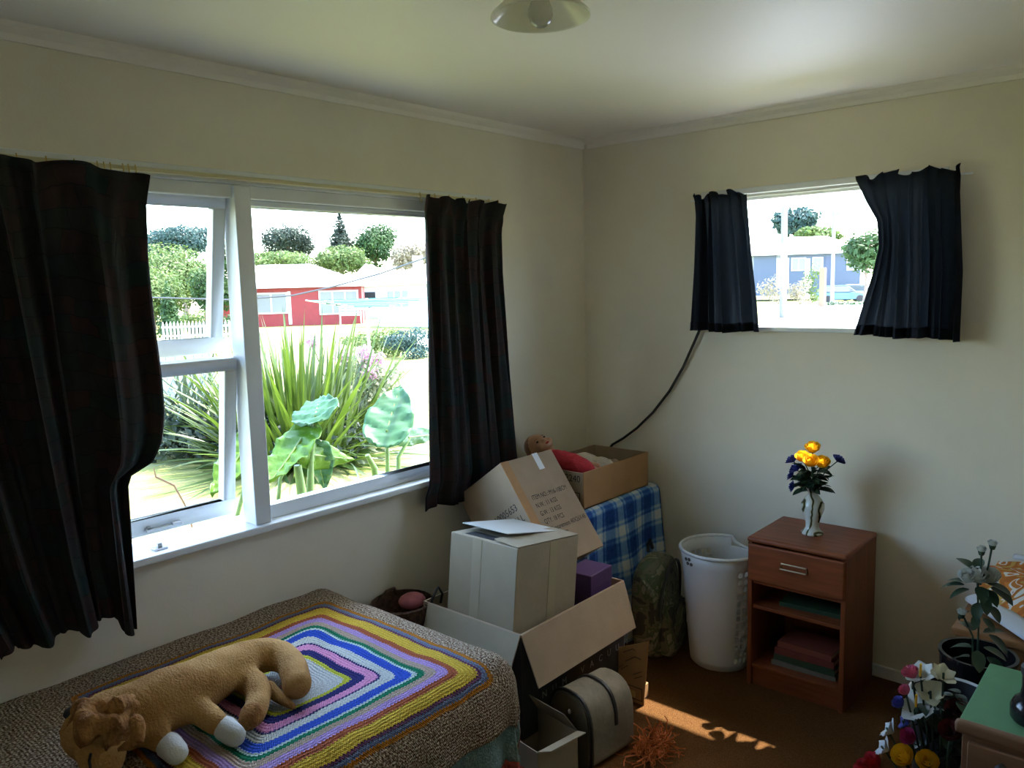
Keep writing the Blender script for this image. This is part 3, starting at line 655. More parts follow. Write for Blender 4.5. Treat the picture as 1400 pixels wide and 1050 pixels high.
# smaller spiky plant left of it, seen in the lower sash
fb2 = on_z(262, 622, GZ)
sp = thing('spiky_shrub', 'grey green spiky shrub seen through the lower sash', 'bush', (fb2.x, fb2.y, GZ), group='garden plants')
M_sp = mat('spiky_leaf', (0.03, 0.05, 0.028), 0.4, scale=1.5, col2=(0.10, 0.13, 0.085), trans=0.25)
sl = leaf_mesh('leaf', M_sp, 1.15, 0.05, 5, 0.35, 0.3, 0)
for k in range(170):
    a = rnd.uniform(0, 2 * PI); lean = rnd.uniform(15, 88); h0 = rnd.uniform(0.1, 0.65)
    M = Matrix.Translation((rnd.uniform(-.3, .3), rnd.uniform(-.3, .3), h0)) @ Matrix.Rotation(a, 4, 'Z') @ Matrix.Rotation(math.radians(90 - lean), 4, 'X') @ Matrix.Scale(rnd.uniform(.75, 1.15), 4)
    put('leaf', sl, sp, M)
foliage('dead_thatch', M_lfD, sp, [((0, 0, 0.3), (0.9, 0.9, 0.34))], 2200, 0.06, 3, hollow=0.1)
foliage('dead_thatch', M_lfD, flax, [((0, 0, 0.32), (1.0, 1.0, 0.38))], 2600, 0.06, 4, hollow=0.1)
# pink flowering bush at the right of the flax
pb = on_z(492, 612, GZ)
pbu = thing('flowering_bush', 'loose pale leaved bush with pink flower heads right of the flax', 'bush', (pb.x - 0.1, pb.y + 0.2, GZ), group='garden plants')
foliage('leaves', leafmat('leaf_silver', (0.06, 0.085, 0.035), (0.18, 0.20, 0.12)), pbu, [((0, 0, 0.45), (0.75, 0.6, 0.42)), ((0.1, 0.1, 0.9), (0.55, 0.5, 0.35)), ((-0.2, -0.1, 1.1), (0.3, 0.3, 0.3))], 2600, 0.045, 8, hollow=0.1)
M_pinkf = mat('pink_petal', (0.42, 0.22, 0.32), 0.7, trans=0.3)
for k, (x, y, z) in enumerate([(0.05, 0, 1.32), (0.22, 0.1, 1.22), (-0.05, 0.1, 1.18), (0.3, -0.1, 1.05), (-0.9, -0.2, 1.45), (-0.45, 0.0, 1.25)]):
    foliage('flower_head', M_pinkf, pbu, [((x, y, z), (0.13, 0.13, 0.11))], 90, 0.035, 20 + k, hollow=0.4)
    MB().tube([(x * 0.5, y * 0.5, 0.3), (x, y, z)], 0.008, 5).obj('stem', M_lfM, pbu)
tree('tall_grass', 'bluish tall grass clump at the lawn edge below the clothesline', 556, 452, 25, 0.75, 0.45, M_lfB, 2200, 0.05, 31, 'garden plants', trunk=False, cat='grass')
tree('tall_grass', 'yellow green tall grass bank below the clothesline post', 512, 452, 26, 1.1, 0.5, M_lfL, 2600, 0.05, 32, 'garden plants', trunk=False, cat='grass')

# --- elephant ear plants right outside the window
def ear_mat(name, c, c2):
    m = mat(name, c, 0.38, scale=3, col2=c2, trans=0.45, spec=0.4); return m
M_ear = ear_mat('elephant_ear_leaf', (0.035, 0.11, 0.045), (0.06, 0.16, 0.07)); M_ear2 = ear_mat('elephant_ear_young', (0.065, 0.155, 0.008), (0.10, 0.20, 0.02))
M_stem = mat('green_stalk', (0.10, 0.17, 0.04), 0.5, var=0.15, trans=0.2)
def ear_leaf(parent, inv, joint, tip, side, w, m, cup=0.18):
    """heart-shaped leaf: joint = where the stalk meets it, tip = its point, side = unit vector across"""
    J = Vector(joint); A = Vector(tip) - J; L = A.length; A.normalize(); S = Vector(side); S = (S - A * S.dot(A)).normalized(); N = S.cross(A)
    def half(t):      # width profile along the axis from the lobes (-0.32) to the tip (1)
        if t < 0: return 0.62 * math.sqrt(max(0, 1 - (t / 0.34) ** 2)) if t > -0.34 else 0
        return (1 - t) ** 0.62 * (0.62 + 0.75 * t * (1 - t))
    def fn(u, v):
        t = -0.33 + 1.33 * v; q = u * 2 - 1; hw = half(t) * w / 2 * 1.55
        notch = 0.0
        if t < 0: notch = (abs(q) < 1) * 0
        x = q * hw
        if t < 0: x = (math.copysign(1, q) * (0.10 * w * (-t / 0.33) + abs(q) * max(0, hw - 0.10 * w * (-t / 0.33)))) if q != 0 else 0.0
        ripple = 0.010 * math.cos(t * 42) * (1 - abs(q)) * 0 + 0.006 * math.sin(t * 34 - abs(q) * 5)
        return tuple(J + A * (t * L * (1 - 0.04 * q * q)) + S * x + N * (cup * w * q * q * 0.35 - 0.10 * L * max(0, t) ** 2 + ripple + 0.012 * math.sin(t * 15 + q * 3) * abs(q)))
    o = MB().grid(fn, 16, 22).obj('leaf', m, parent, thick=0.002); o.matrix_parent_inverse = inv
    mid = [J + A * (t * L) + N * (-0.10 * L * t * t - 0.003) for t in (0, .25, .5, .75, .95)]
    r_ = MB().tube(mid, [0.006, 0.005, 0.004, 0.003, 0.001], 6).obj('midrib', M_stem, o)
    return o
def stalk(parent, inv, pts, r):
    o = MB().tube(pts, r, 10).obj('stalk', M_stem, parent); o.matrix_parent_inverse = inv; return o
XE = -1.25
def ear_plant(label, px, py, X): 
    b = on_x(px, py, X); t = thing('elephant_ear', label, 'plant', (b.x, b.y, GZ), group='elephant ear plants'); return t, Matrix.Translation(-t.location), Vector((b.x, b.y, GZ))
sd = Vector((0.6, 0.8, 0))
E1, i1, b1 = ear_plant('elephant ear plant with shaded leaf on tall stalk, left of the pair', 425, 690, XE)
j = on_x(431, 568, XE); ear_leaf(E1, i1, j, on_x(436, 536, XE - 0.24), RIGHT * 0.95 + UP * 0.28, 0.27, M_ear, 0.10)
stalk(E1, i1, [b1, on_x(424, 680, XE), on_x(425, 630, XE), j], [0.035, 0.024, 0.016, 0.009])
j2 = on_x(404, 612, XE + 0.05); ear_leaf(E1, i1, on_x(412, 600, XE), on_x(368, 672, XE + 0.1), RIGHT * 0.9 + UP * 0.35, 0.26, M_ear2, -0.2)
stalk(E1, i1, [b1, on_x(380, 690, XE), on_x(383, 655, XE), on_x(412, 600, XE)], [0.03, 0.012, 0.010, 0.007])
ear_leaf(E1, i1, on_x(428, 622, XE), on_x(480, 628, XE - 0.1), UP, 0.16, M_ear2, 0.5)
ear_leaf(E1, i1, on_x(432, 618, XE - 0.05), on_x(446, 668, XE - 0.1), RIGHT, 0.17, M_ear, 0.4)
stalk(E1, i1, [b1, on_x(412, 670, XE + 0.02), on_x(407, 636, XE + 0.02)], [0.034, 0.026, 0.020])
E2, i2, b2 = ear_plant('elephant ear plant with big upright leaf nearest the dark curtain', 531, 660, XE - 0.1)
j = on_x(529, 588, XE - 0.1); ear_leaf(E2, i2, j, on_x(547, 520, XE - 0.25), RIGHT, 0.31, M_ear, 0.12)
stalk(E2, i2, [b2, on_x(530, 640, XE - 0.1), j], [0.03, 0.014, 0.009])
ear_leaf(E2, i2, on_x(558, 598, XE - 0.1), on_x(600, 592, XE - 0.3), UP, 0.12, M_ear, 0.3)
stalk(E2, i2, [b2, on_x(545, 625, XE - 0.1), on_x(560, 598, XE - 0.1)], [0.03, 0.015, 0.010])
stalk(E2, i2, [b2, on_x(512, 640, XE - 0.05), on_x(502, 622, XE - 0.05)], [0.03, 0.02, 0.014])
E3, i3, b3 = ear_plant('elephant ear plant half hidden behind the window mullion', 330, 720, XE + 0.1)
ear_leaf(E3, i3, on_x(334, 612, XE + 0.1), on_x(293, 684, XE + 0.15), RIGHT * 0.9 + UP * 0.2, 0.20, M_ear2, -0.2)
stalk(E3, i3, [b3, on_x(322, 715, XE + 0.1), on_x(336, 660, XE + 0.1), on_x(334, 612, XE + 0.1)], [0.03, 0.013, 0.010, 0.007])

# --- view through the small window: street with house, poles, cars, trees
tree('broadleaf_tree', 'dark bluish spreading tree behind the utility pole', 1088, 305, 96, 3.2, 2.3, M_lfB, 1800, 0.32, 41, 'trees on the street', lobes=None)
tree('broadleaf_tree', 'yellow green tree low behind the blue grey house roof', 1118, 322, 92, 3.0, 1.4, M_lfL, 1200, 0.26, 42, 'trees on the street')
tree('broadleaf_tree', 'round green tree beside the wide navy curtain', 1184, 343, 66, 2.0, 2.4, M_lfM, 1500, 0.24, 43, 'trees on the street')
H0 = at(1030, 392, 80); H1 = at(1176, 386, 78)
hz = at(1100, 392, 80).z
house('bungalow', 'blue grey bungalow with pale roof seen through the small window', H0, H1, 8, hz - 0.4, at(1100, 346, 80).z - hz + 0.4, 1.75, M_bluegrey, (2.0, 2.5), 0.5,
      [(3.6, 5.0, 2.0, 3.3, 2), (5.6, 6.6, 1.9, 3.3, 1), (8.8, 10.2, 1.9, 3.3, 2)], [(2.2, 3.4, 0.3, 3.3, M_wwhite), (4.9, 5.4, 0.5, 3.2, M_wwhite), (6.8, 7.6, 0.4, 3.3, mat('dark_door', (0.04, 0.05, 0.09), 0.5))])
M_pole = mat('weathered_pole', (0.15, 0.145, 0.14), 0.8, var=0.1)
def pole(label, px, ytop, t, r, arm):
    b = at(px, 390, t); gz = ground_z(b.x, b.y); top = at(px, ytop, t).z
    p = thing('utility_pole', label, 'pole', (b.x, b.y, gz), group='utility poles')
    MB().tube([(0, 0, 0), (0, 0, top - gz)], [r * 1.15, r], 10).obj('post', M_pole, p)
    if arm:
        MB().box((-0.7, -0.06, top - gz - 0.5), (0.7, 0.06, top - gz - 0.38)).obj('cross_arm', M_pole, p)
        for x in (-0.6, -0.3, 0.3, 0.6): MB().lathe([(0.0, 0), (0.05, 0), (0.05, 0.14), (0, 0.16)], 8, (x, 0, top - gz - 0.38)).obj('insulator', M_wwhite, p)
    return p
pole('thick pale utility pole nearest in the small window', 1071, 284, 45, 0.17, False)
pole('thin utility pole with cross arm farther down the street', 1138, 286, 62, 0.13, True)
def car(label, px, py, t, rz, m, L=4.2):
    b = at(px, py, t); gz = ground_z(b.x, b.y) + 0.02
    c = thing('parked_car', label, 'car', (b.x, b.y, gz), rz, 'cars parked on the street')
    MB().prism([(-L / 2, 0.25), (L / 2, 0.25), (L / 2, 0.72), (L / 2 - 0.9, 0.86), (-L / 2 + 0.1, 0.88), (-L / 2, 0.7)], 1, -0.85, 0.85).obj('body', m, c, bevel=0.06, seg=2)
    MB().prism([(-L / 2 + 0.25, 0.87), (L / 2 - 1.0, 0.87), (L / 2 - 1.75, 1.42), (-L / 2 + 0.7, 1.44)], 1, -0.72, 0.72).obj('cabin', M_hglass, c, bevel=0.05)
    MB().box((-L / 2 + 0.7, -0.7, 1.43), (L / 2 - 1.75, 0.7, 1.48)).obj('roof', m, c, bevel=0.03)
    for x in (-L / 2 + 0.75, L / 2 - 0.8):
        for y in (-0.86, 0.70):
            w = MB(); w.prism([(x + 0.31 * math.cos(a * PI / 8), 0.31 + 0.31 * math.sin(a * PI / 8)) for a in range(16)], 1, y, y + 0.16); w.obj('wheel', M_black, c)
    return c
car('light blue car parked beyond the small window', 1152, 392, 70, 0.5, mat('blue_car_paint', (0.04, 0.11, 0.19), 0.25))
car('white car parked beside the round street tree', 1180, 390, 74, 0.1, mat('white_car_paint', (0.75, 0.75, 0.75), 0.25))
hd = at(1170, 393, 60); hz_ = ground_z(hd.x, hd.y)
hg = thing('low_hedge', 'low clipped dark green hedge before the parked cars', 'hedge', (hd.x, hd.y, hz_), 0.2)
foliage('leaves', M_lfM, hg, [((x * 0.5, 0, 0.2), (0.5, 0.4, 0.22)) for x in range(-5, 6)], 900, 0.07, 51, hollow=0.2)
for k, (px, py, t, rx, rz_, m, lb) in enumerate([(1108, 366, 68, 0.8, 0.7, M_lfL, 'bright green shrub before the blue grey house'), (1055, 378, 66, 1.2, 0.6, M_lfP, 'pale flowering shrub left of the thick pole'), (1092, 384, 64, 1.0, 0.5, M_lfP, 'pale flowering shrub between the two poles')]):
    tree('garden_shrub', lb, px, py, t, rx, rz_, m, 500, 0.12, 60 + k, 'street shrubs', cat='shrub')
bp_ = at(1125, 388, 60); tag(MB().box((bp_.x - 0.2, bp_.y - 0.2, ground_z(bp_.x, bp_.y)), (bp_.x + 0.2, bp_.y + 0.2, at(1125, 366, 60).z)).obj('wooden_post', mat('brown_post', (0.16, 0.10, 0.06), 0.8), bevel=0.03), 'short brown wooden post on the white forecourt edge', 'post')

# ================================================================== BED
M_matt = mat('mattress_ticking', (0.55, 0.50, 0.42), 0.9, bump=0.1)
M_wood = mat('bed_timber', (0.20, 0.075, 0.030), 0.4, var=0.2, scale=6, stretch=(1, 1, 8))
BZ = 0.572            # mattress top
BYE = -1.645          # foot end of the mattress
bed = thing('single_bed', 'single bed against the window wall, mattress hidden by blankets', 'bed', (0.5, -2.6, FZ))
def bpart(mb, name, m, **k):
    o = mb.obj(name, m, bed, **k); o.matrix_parent_inverse = Matrix.Translation(-bed.location); return o
bpart(MB().box((0.025, -3.55, 0.34), (0.915, BYE - 0.02, BZ - 0.008)), 'mattress', M_matt, bevel=0.05, seg=4)
bpart(MB().box((0.04, -3.5, 0.24), (0.90, BYE - 0.03, 0.335)), 'base', M_matt, bevel=0.01)
for x in (0.08, 0.83):
    for y in (-3.42, BYE - 0.12): bpart(MB().box((x, y, FZ), (x + 0.06, y + 0.06, 0.24)), 'leg', M_wood, bevel=0.006)

def drape(s, t, off, r=0.075, xe=0.84, ye=BYE - 0.075, wav=0.0):
    """flat cloth coordinates (s,t) laid over the bed and hung over its side and foot"""
    dx = max(0, s - xe); dy = max(0, t - ye); d = math.hypot(dx, dy); z = BZ + off; x = min(s, xe); y = min(t, ye)
    und = 0.006 * noise.noise(Vector((s * 7, t * 7, 3))) + 0.008 * noise.noise(Vector((s * 3, t * 3, 9)))
    if d < 1e-9: return Vector((x, y, z + und))
    nx, ny = dx / d, dy / d; R = r + off
    if d < R * PI / 2: a = d / R; h = R * math.sin(a); v = R * (1 - math.cos(a)); 
    else: h = R; v = R + d - R * PI / 2
    k = max(0, v - R * 0.6); h += wav * k * (0.5 + 0.5 * math.sin((s * (ny > 0.5) + t * (ny <= 0.5)) * 34 + 2 * math.atan2(ny, nx) * 3)) 
    return Vector((x + nx * h, y + ny * h, z - v + und * max(0, 1 - v * 8)))

def blanket_mat():
    m = bpy.data.materials.new('crochet_rings'); m.use_nodes = True; nt = m.node_tree; b = nt.nodes['Principled BSDF']; N = nt.nodes.new; Lk = nt.links.new
    uv = N('ShaderNodeUVMap')
    nz = N('ShaderNodeTexNoise'); nz.inputs['Scale'].default_value = 9; nz.inputs['Detail'].default_value = 2; Lk(uv.outputs[0], nz.inputs[0])
    sub = N('ShaderNodeVectorMath'); sub.operation = 'SUBTRACT'; sub.inputs[1].default_value = (0.5, 0.5, 0.5); Lk(nz.outputs['Color'], sub.inputs[0])
    scl = N('ShaderNodeVectorMath'); scl.operation = 'SCALE'; scl.inputs['Scale'].default_value = 0.020; Lk(sub.outputs[0], scl.inputs[0])
    add = N('ShaderNodeVectorMath'); Lk(uv.outputs[0], add.inputs[0]); Lk(scl.outputs[0], add.inputs[1])
    # serrated stitches
    ab = N('ShaderNodeVectorMath'); ab.operation = 'ABSOLUTE'; Lk(add.outputs[0], ab.inputs[0])
    sep = N('ShaderNodeSeparateXYZ'); Lk(ab.outputs[0], sep.inputs[0])
    mxx = N('ShaderNodeMath'); mxx.operation = 'SMOOTH_MAX'; mxx.inputs[2].default_value = 0.06; Lk(sep.outputs[0], mxx.inputs[0]); Lk(sep.outputs[1], mxx.inputs[1])
    mnn = N('ShaderNodeMath'); mnn.operation = 'MINIMUM'; Lk(sep.outputs[0], mnn.inputs[0]); Lk(sep.outputs[1], mnn.inputs[1])
    st = N('ShaderNodeMath'); st.operation = 'MULTIPLY'; st.inputs[1].default_value = 2 * PI / 0.011; Lk(mnn.outputs[0], st.inputs[0])
    sn = N('ShaderNodeMath'); sn.operation = 'SINE'; Lk(st.outputs[0], sn.inputs[0])
    sm = N('ShaderNodeMath'); sm.operation = 'MULTIPLY_ADD'; sm.inputs[1].default_value = 0.0022; Lk(sn.outputs[0], sm.inputs[0]); Lk(mxx.outputs[0], sm.inputs[2])
    mr = N('ShaderNodeMapRange'); mr.inputs['From Min'].default_value = 0.0; mr.inputs['From Max'].default_value = 0.6; Lk(sm.outputs[0], mr.inputs['Value'])
    rp = N('ShaderNodeValToRGB'); cr = rp.color_ramp; cr.interpolation = 'CONSTANT'
    bands = [(0.0, (0.52, 0.22, 0.36)), (0.03, (0.60, 0.62, 0.59)), (0.114, (0.60, 0.60, 0.05)), (0.128, (0.030, 0.030, 0.16)), (0.155, (0.82, 0.34, 0.58)), (0.184, (0.03, 0.03, 0.14)), (0.190, (0.66, 0.69, 0.64)),
             (0.222, (0.035, 0.10, 0.58)), (0.254, (0.58, 0.72, 0.68)), (0.264, (0.010, 0.20, 0.10)), (0.280, (0.50, 0.38, 0.28)), (0.303, (0.48, 0.32, 0.66)), (0.330, (0.42, 0.11, 0.045)),
             (0.350, (0.74, 0.50, 0.06)), (0.390, (0.16, 0.06, 0.12)), (0.399, (0.17, 0.21, 0.34)), (0.414, (0.50, 0.19, 0.02)), (0.428, (0.30, 0.19, 0.10))]
    while len(cr.elements) < len(bands): cr.elements.new(0.5)
    for e, (p, c) in zip(cr.elements, bands): e.position = p / 0.6; e.color = (*c, 1)
    Lk(mr.outputs[0], rp.inputs[0])
    # flecked border yarn
    n2 = N('ShaderNodeTexNoise'); n2.inputs['Scale'].default_value = 170; n2.inputs['Detail'].default_value = 3; Lk(uv.outputs[0], n2.inputs[0])
    r2 = N('ShaderNodeValToRGB'); r2.color_ramp.elements[0].position = 0.42; r2.color_ramp.elements[0].color = (0.14, 0.07, 0.033, 1); r2.color_ramp.elements[1].position = 0.60; r2.color_ramp.elements[1].color = (0.66, 0.54, 0.40, 1)
    Lk(n2.outputs[0], r2.inputs[0])
    gt = N('ShaderNodeMath'); gt.operation = 'GREATER_THAN'; gt.inputs[1].default_value = 0.428; Lk(sm.outputs[0], gt.inputs[0])
    mx = N('ShaderNodeMix'); mx.data_type = 'RGBA'; Lk(gt.outputs[0], mx.inputs[0]); Lk(rp.outputs[0], mx.inputs['A']); Lk(r2.outputs[0], mx.inputs['B'])
    # small mottling of every yarn
    n3 = N('ShaderNodeTexNoise'); n3.inputs['Scale'].default_value = 160; n3.inputs['Detail'].default_value = 2; Lk(uv.outputs[0], n3.inputs[0])
    m3 = N('ShaderNodeMapRange'); m3.inputs['From Min'].default_value = 0.3; m3.inputs['From Max'].default_value = 0.7; m3.inputs['To Min'].default_value = 0.72; m3.inputs['To Max'].default_value = 1.1; Lk(n3.outputs[0], m3.inputs['Value'])
    mm = N('ShaderNodeMix'); mm.data_type = 'RGBA'; mm.blend_type = 'MULTIPLY'; mm.inputs[0].default_value = 1; Lk(mx.outputs['Result'], mm.inputs['A']); Lk(m3.outputs[0], mm.inputs['B'])
    Lk(mm.outputs['Result'], b.inputs['Base Color']); b.inputs['Roughness'].default_value = 0.95; b.inputs['Specular IOR Level'].default_value = 0.1
    # stitch relief: rows follow the rings
    rw = N('ShaderNodeMath'); rw.operation = 'MULTIPLY'; rw.inputs[1].default_value = 2 * PI / 0.0095; Lk(sm.outputs[0], rw.inputs[0])
    rs = N('ShaderNodeMath'); rs.operation = 'SINE'; Lk(rw.outputs[0], rs.inputs[0])
    pr = N('ShaderNodeMath'); pr.operation = 'MULTIPLY'; Lk(rs.outputs[0], pr.inputs[0]); Lk(sn.outputs[0], pr.inputs[1])
    ad = N('ShaderNodeMath'); ad.operation = 'ADD'; Lk(pr.outputs[0], ad.inputs[0]); Lk(n3.outputs[0], ad.inputs[1])
    bp = N('ShaderNodeBump'); bp.inputs['Strength'].default_value = 0.8; bp.inputs['Distance'].default_value = 0.004; Lk(ad.outputs[0], bp.inputs['Height']); Lk(bp.outputs[0], b.inputs['Normal'])
    return m
CX, CY = 0.545, -2.175
HB = 0.583; SQ = 0.92
bl_fn = lambda u, v: drape(max(0.012, CX + (-HB + 2 * HB * u) * (SQ if u > 0.5 else 1.0)), CY - HB - 0.2 + (2 * HB + 0.2) * v, 0.026, wav=0.10)
bl = MB().grid(bl_fn, 120, 120, uv=lambda u, v: (-HB + 2 * HB * u, -HB - 0.2 + (2 * HB + 0.2) * v)).obj('crochet_blanket', blanket_mat(), thick=0.010)
tag(bl, 'square crochet blanket with concentric coloured rings and flecked brown border', 'blanket')
M_teal_b = mat('teal_wool', (0.13, 0.20, 0.19), 0.95, scale=60, col2=(0.20, 0.29, 0.27), bump=0.6, bscale=160)
under = thing('wool_blanket', 'grey teal wool blanket with red fringe under the crochet blanket', 'blanket', (0.5, -2.6, 0.3))
ui = Matrix.Translation(-under.location)
S1, T1 = 1.17, -1.50
uo = MB().grid(lambda u, v: drape(0.012 + (S1 - 0.012) * u, -3.5 + (T1 + 3.5) * v, 0.010, wav=0.16), 70, 110).obj('wool_cloth', M_teal_b, under, thick=0.005); uo.matrix_parent_inverse = ui
M_rust = mat('red_fringe', (0.28, 0.045, 0.03), 0.9, var=0.3, scale=50, bump=0.5)
def fringe(u, v): 
    p = drape(S1 + 0.05 * v, -3.5 + (T1 + 0.02 + 3.5) * u, 0.012, wav=0.16); q = u * 300
    return p + Vector((0.004 * math.sin(q), 0, -0.012 * v * (1 + math.sin(q * 1.7))))
fo = MB().grid(fringe, 160, 4).obj('fringe', M_rust, under, thick=0.004); fo.matrix_parent_inverse = ui
def fringe2(u, v):
    p = drape(0.2 + (S1 + 0.02 - 0.2) * u, T1 + 0.05 * v, 0.012, wav=0.16); q = u * 200
    return p + Vector((0, 0.004 * math.sin(q), -0.012 * v * (1 + math.sin(q * 1.7))))
fo = MB().grid(fringe2, 120, 4).obj('fringe', M_rust, under, thick=0.004); fo.matrix_parent_inverse = ui

# ================================================================== STUFFED TOY ON THE BED
M_plush = mat('golden_plush', (0.32, 0.16, 0.05), 0.95, scale=9, col2=(0.50, 0.29, 0.11), bump=0.6, bscale=160, spec=0.1)
M_mane = mat('brown_plush', (0.20, 0.085, 0.025), 0.95, scale=25, col2=(0.38, 0.18, 0.06), bump=0.8, bscale=120, spec=0.1)
M_hoof = mat('white_felt', (0.58, 0.57, 0.52), 0.9, var=0.06, scale=20, bump=0.3, bscale=200)
M_darkp = mat('dark_felt', (0.02, 0.018, 0.02), 0.8)
TZ = BZ + 0.026
def J(px, py, h): return on_z(px, py, TZ + h)
toy0 = J(240, 985, 0.0)
toy = thing('stuffed_horse', 'golden plush toy animal with white hooves lying on the crochet blanket', 'soft toy', (toy0.x, toy0.y, TZ))
ti = Matrix.Translation(-toy.location)
b = MB()
b.limb([J(185, 975, 0.085), J(225, 958, 0.09), J(270, 938, 0.085), J(310, 915, 0.08), J(335, 903, 0.070)], [0.072, 0.078, 0.070, 0.060, 0.054], 16)          # trunk
b.limb([J(335, 903, 0.070), J(372, 894, 0.062), J(398, 908, 0.055), J(406, 936, 0.050)], [0.054, 0.046, 0.041, 0.040], 14)           # upper hind leg
b.limb([J(322, 922, 0.05), J(350, 938, 0.048), J(352, 962, 0.042), J(344, 978, 0.038)], [0.042, 0.036, 0.033, 0.032], 14)              # lower hind leg
b.limb([J(245, 962, 0.075), J(278, 975, 0.06), J(300, 992, 0.047)], [0.037, 0.033, 0.027], 14)                                       # upper foreleg
b.limb([J(205, 1000, 0.05), J(225, 1015, 0.045)], [0.036, 0.028], 14)                                                                # lower foreleg
b.limb([J(195, 975, 0.085), J(160, 985, 0.080)], [0.076, 0.078], 14)                                                                 # neck
o = fuse(b, 'body', M_plush, toy, 0.009, 8, lambda c: 0.003 * noise.noise(c * 22)); o.matrix_parent_inverse = ti
h = MB()
h.limb([J(148, 985, 0.085), J(138, 1008, 0.075), J(140, 1035, 0.060)], [0.072, 0.062, 0.050], 14)
h.limb([J(120, 985, 0.10), J(108, 1000, 0.085)], [0.05, 0.042], 12)
o = fuse(h, 'head', M_plush, toy, 0.009, 6, lambda c: 0.003 * noise.noise(c * 25)); o.matrix_parent_inverse = ti
head = o
def tpart(mb, name, m, par=None, **k):
    o = mb.obj(name, m, par or toy, **k); o.matrix_parent_inverse = ti if par is None else Matrix(); return o
mn = MB()
for k in range(26):
    a = random.random(); px, py = 105 + 85 * a + random.uniform(-6, 6), 972 - 6 * a + random.uniform(-10, 22); z = 0.145 + random.uniform(-0.02, 0.01)
    p = J(px, py, z); mn.limb([p, p + Vector((random.uniform(-.03, .03), random.uniform(-.03, .03), -0.025)), p + Vector((random.uniform(-.04, .04), random.uniform(-.05, .03), -0.06))], [0.018, 0.017, 0.008], 8, 2)
o = fuse(mn, 'mane', M_mane, toy, 0.008, 3); o.matrix_parent_inverse = ti
for pts, r in (([J(308, 996, 0.040), J(321, 1006, 0.033)], [0.029, 0.026]), ([J(231, 1019, 0.038), J(241, 1029, 0.033)], [0.030, 0.027])):
    tpart(MB().limb(pts, r, 16), 'hoof', M_hoof)
tpart(MB().limb([J(368, 940, 0.04), J(380, 952, 0.028), J(400, 966, 0.016)], [0.018, 0.016, 0.008], 10), 'tail', M_plush)
tpart(MB().limb([J(345, 977, 0.045), J(340, 984, 0.043)], [0.030, 0.026], 12), 'foot_pad', M_mane)
tpart(MB().limb([J(108, 990, 0.13), J(98, 1012, 0.09), J(112, 1036, 0.05)], [0.016, 0.024, 0.012], 10), 'ear', M_plush)
tpart(MB().limb([J(178, 955, 0.15), J(160, 965, 0.165), J(145, 975, 0.15)], [0.012, 0.022, 0.012], 10), 'ear', M_mane)
tpart(MB().ell(J(112, 997, 0.135), (0.010, 0.010, 0.010)), 'eye', M_darkp)
tpart(MB().ell(J(98, 975, 0.125), (0.018, 0.018, 0.014)), 'eye_patch', M_darkp)
tpart(MB().tube([J(124, 1030, 0.10), J(122, 1040, 0.085), J(124, 1052, 0.06)], 0.003, 6), 'mouth', M_darkp)

# ================================================================== CARTONS
M_card = mat('brown_cardboard', (0.36, 0.26, 0.17), 0.8, var=0.05, scale=10, bump=0.06, bscale=90)
M_card2 = mat('grey_beige_cardboard', (0.335, 0.275, 0.18), 0.75, var=0.05, scale=9, bump=0.08, bscale=60)
M_card3 = mat('orange_cardboard', (0.42, 0.23, 0.10), 0.8, var=0.05, scale=10)
M_cdark = mat('printed_dark_card', (0.035, 0.035, 0.037), 0.55, var=0.1)
M_ink = mat('black_print', (0.02, 0.018, 0.018), 0.7)
M_tape = mat('packing_tape', (0.40, 0.34, 0.22), 0.25, spec=0.5)
M_label = mat('white_label', (0.75, 0.77, 0.80), 0.5)
M_lett = mat('pale_print', (0.36, 0.36, 0.35), 0.6)
# --- carton holding the doll, on the tartan pile
PZ = 0.712
D = thing('open_carton', 'low open cardboard carton on the tartan blanket holding a doll', 'box', (0.27, -0.35, PZ), group='cardboard cartons')
di = Matrix.Translation(-D.location)
def dpart(mb, name, m, par=D, inv=di, **k):
    o = mb.obj(name, m, par, **k); o.matrix_parent_inverse = inv; return o
x0, x1, y0, y1, z0, z1, t = 0.105, 0.422, -0.612, -0.085, PZ + 0.002, 0.878, 0.006
dpart(MB().box((x0, y0, z0), (x1, y1, z0 + 0.006)), 'base', M_card, bevel=0.001)
dpart(MB().box((x1 - t, y0, z0), (x1, y1, z1)), 'side', M_card3, bevel=0.001)
dpart(MB().box((x0, y0, z0), (x0 + t, y1, z1)), 'side', M_card, bevel=0.001)
dpart(MB().box((x0 + t, y0, z0), (x1 - t, y0 + t, z1 - 0.003)), 'side', M_card, bevel=0.001)
dpart(MB().box((x0 + t, y1 - t, z0), (x1 - t, y1, z1)), 'side', M_card, bevel=0.001)
def dtext(body, x, z, s, sx=1.0):
    o = text('print', body, s, frame_M((x, y0 - 0.0008, z), (1, 0, 0), (0, 0, 1)), M_ink, D, sx=sx); o.matrix_parent_inverse = di
dtext('02240', 0.300, 0.832, 0.044, 0.95)

fr = MB()
for a, b_ in (((0.29, 0.742), (0.40, 0.745)), ((0.29, 0.782), (0.40, 0.785)), ((0.29, 0.742), (0.293, 0.785)), ((0.397, 0.742), (0.40, 0.785))): fr.box((a[0], y0 - 0.0012, a[1]), (b_[0], y0 - 0.0004, b_[1]))
dpart(fr, 'printed_frame', M_ink)
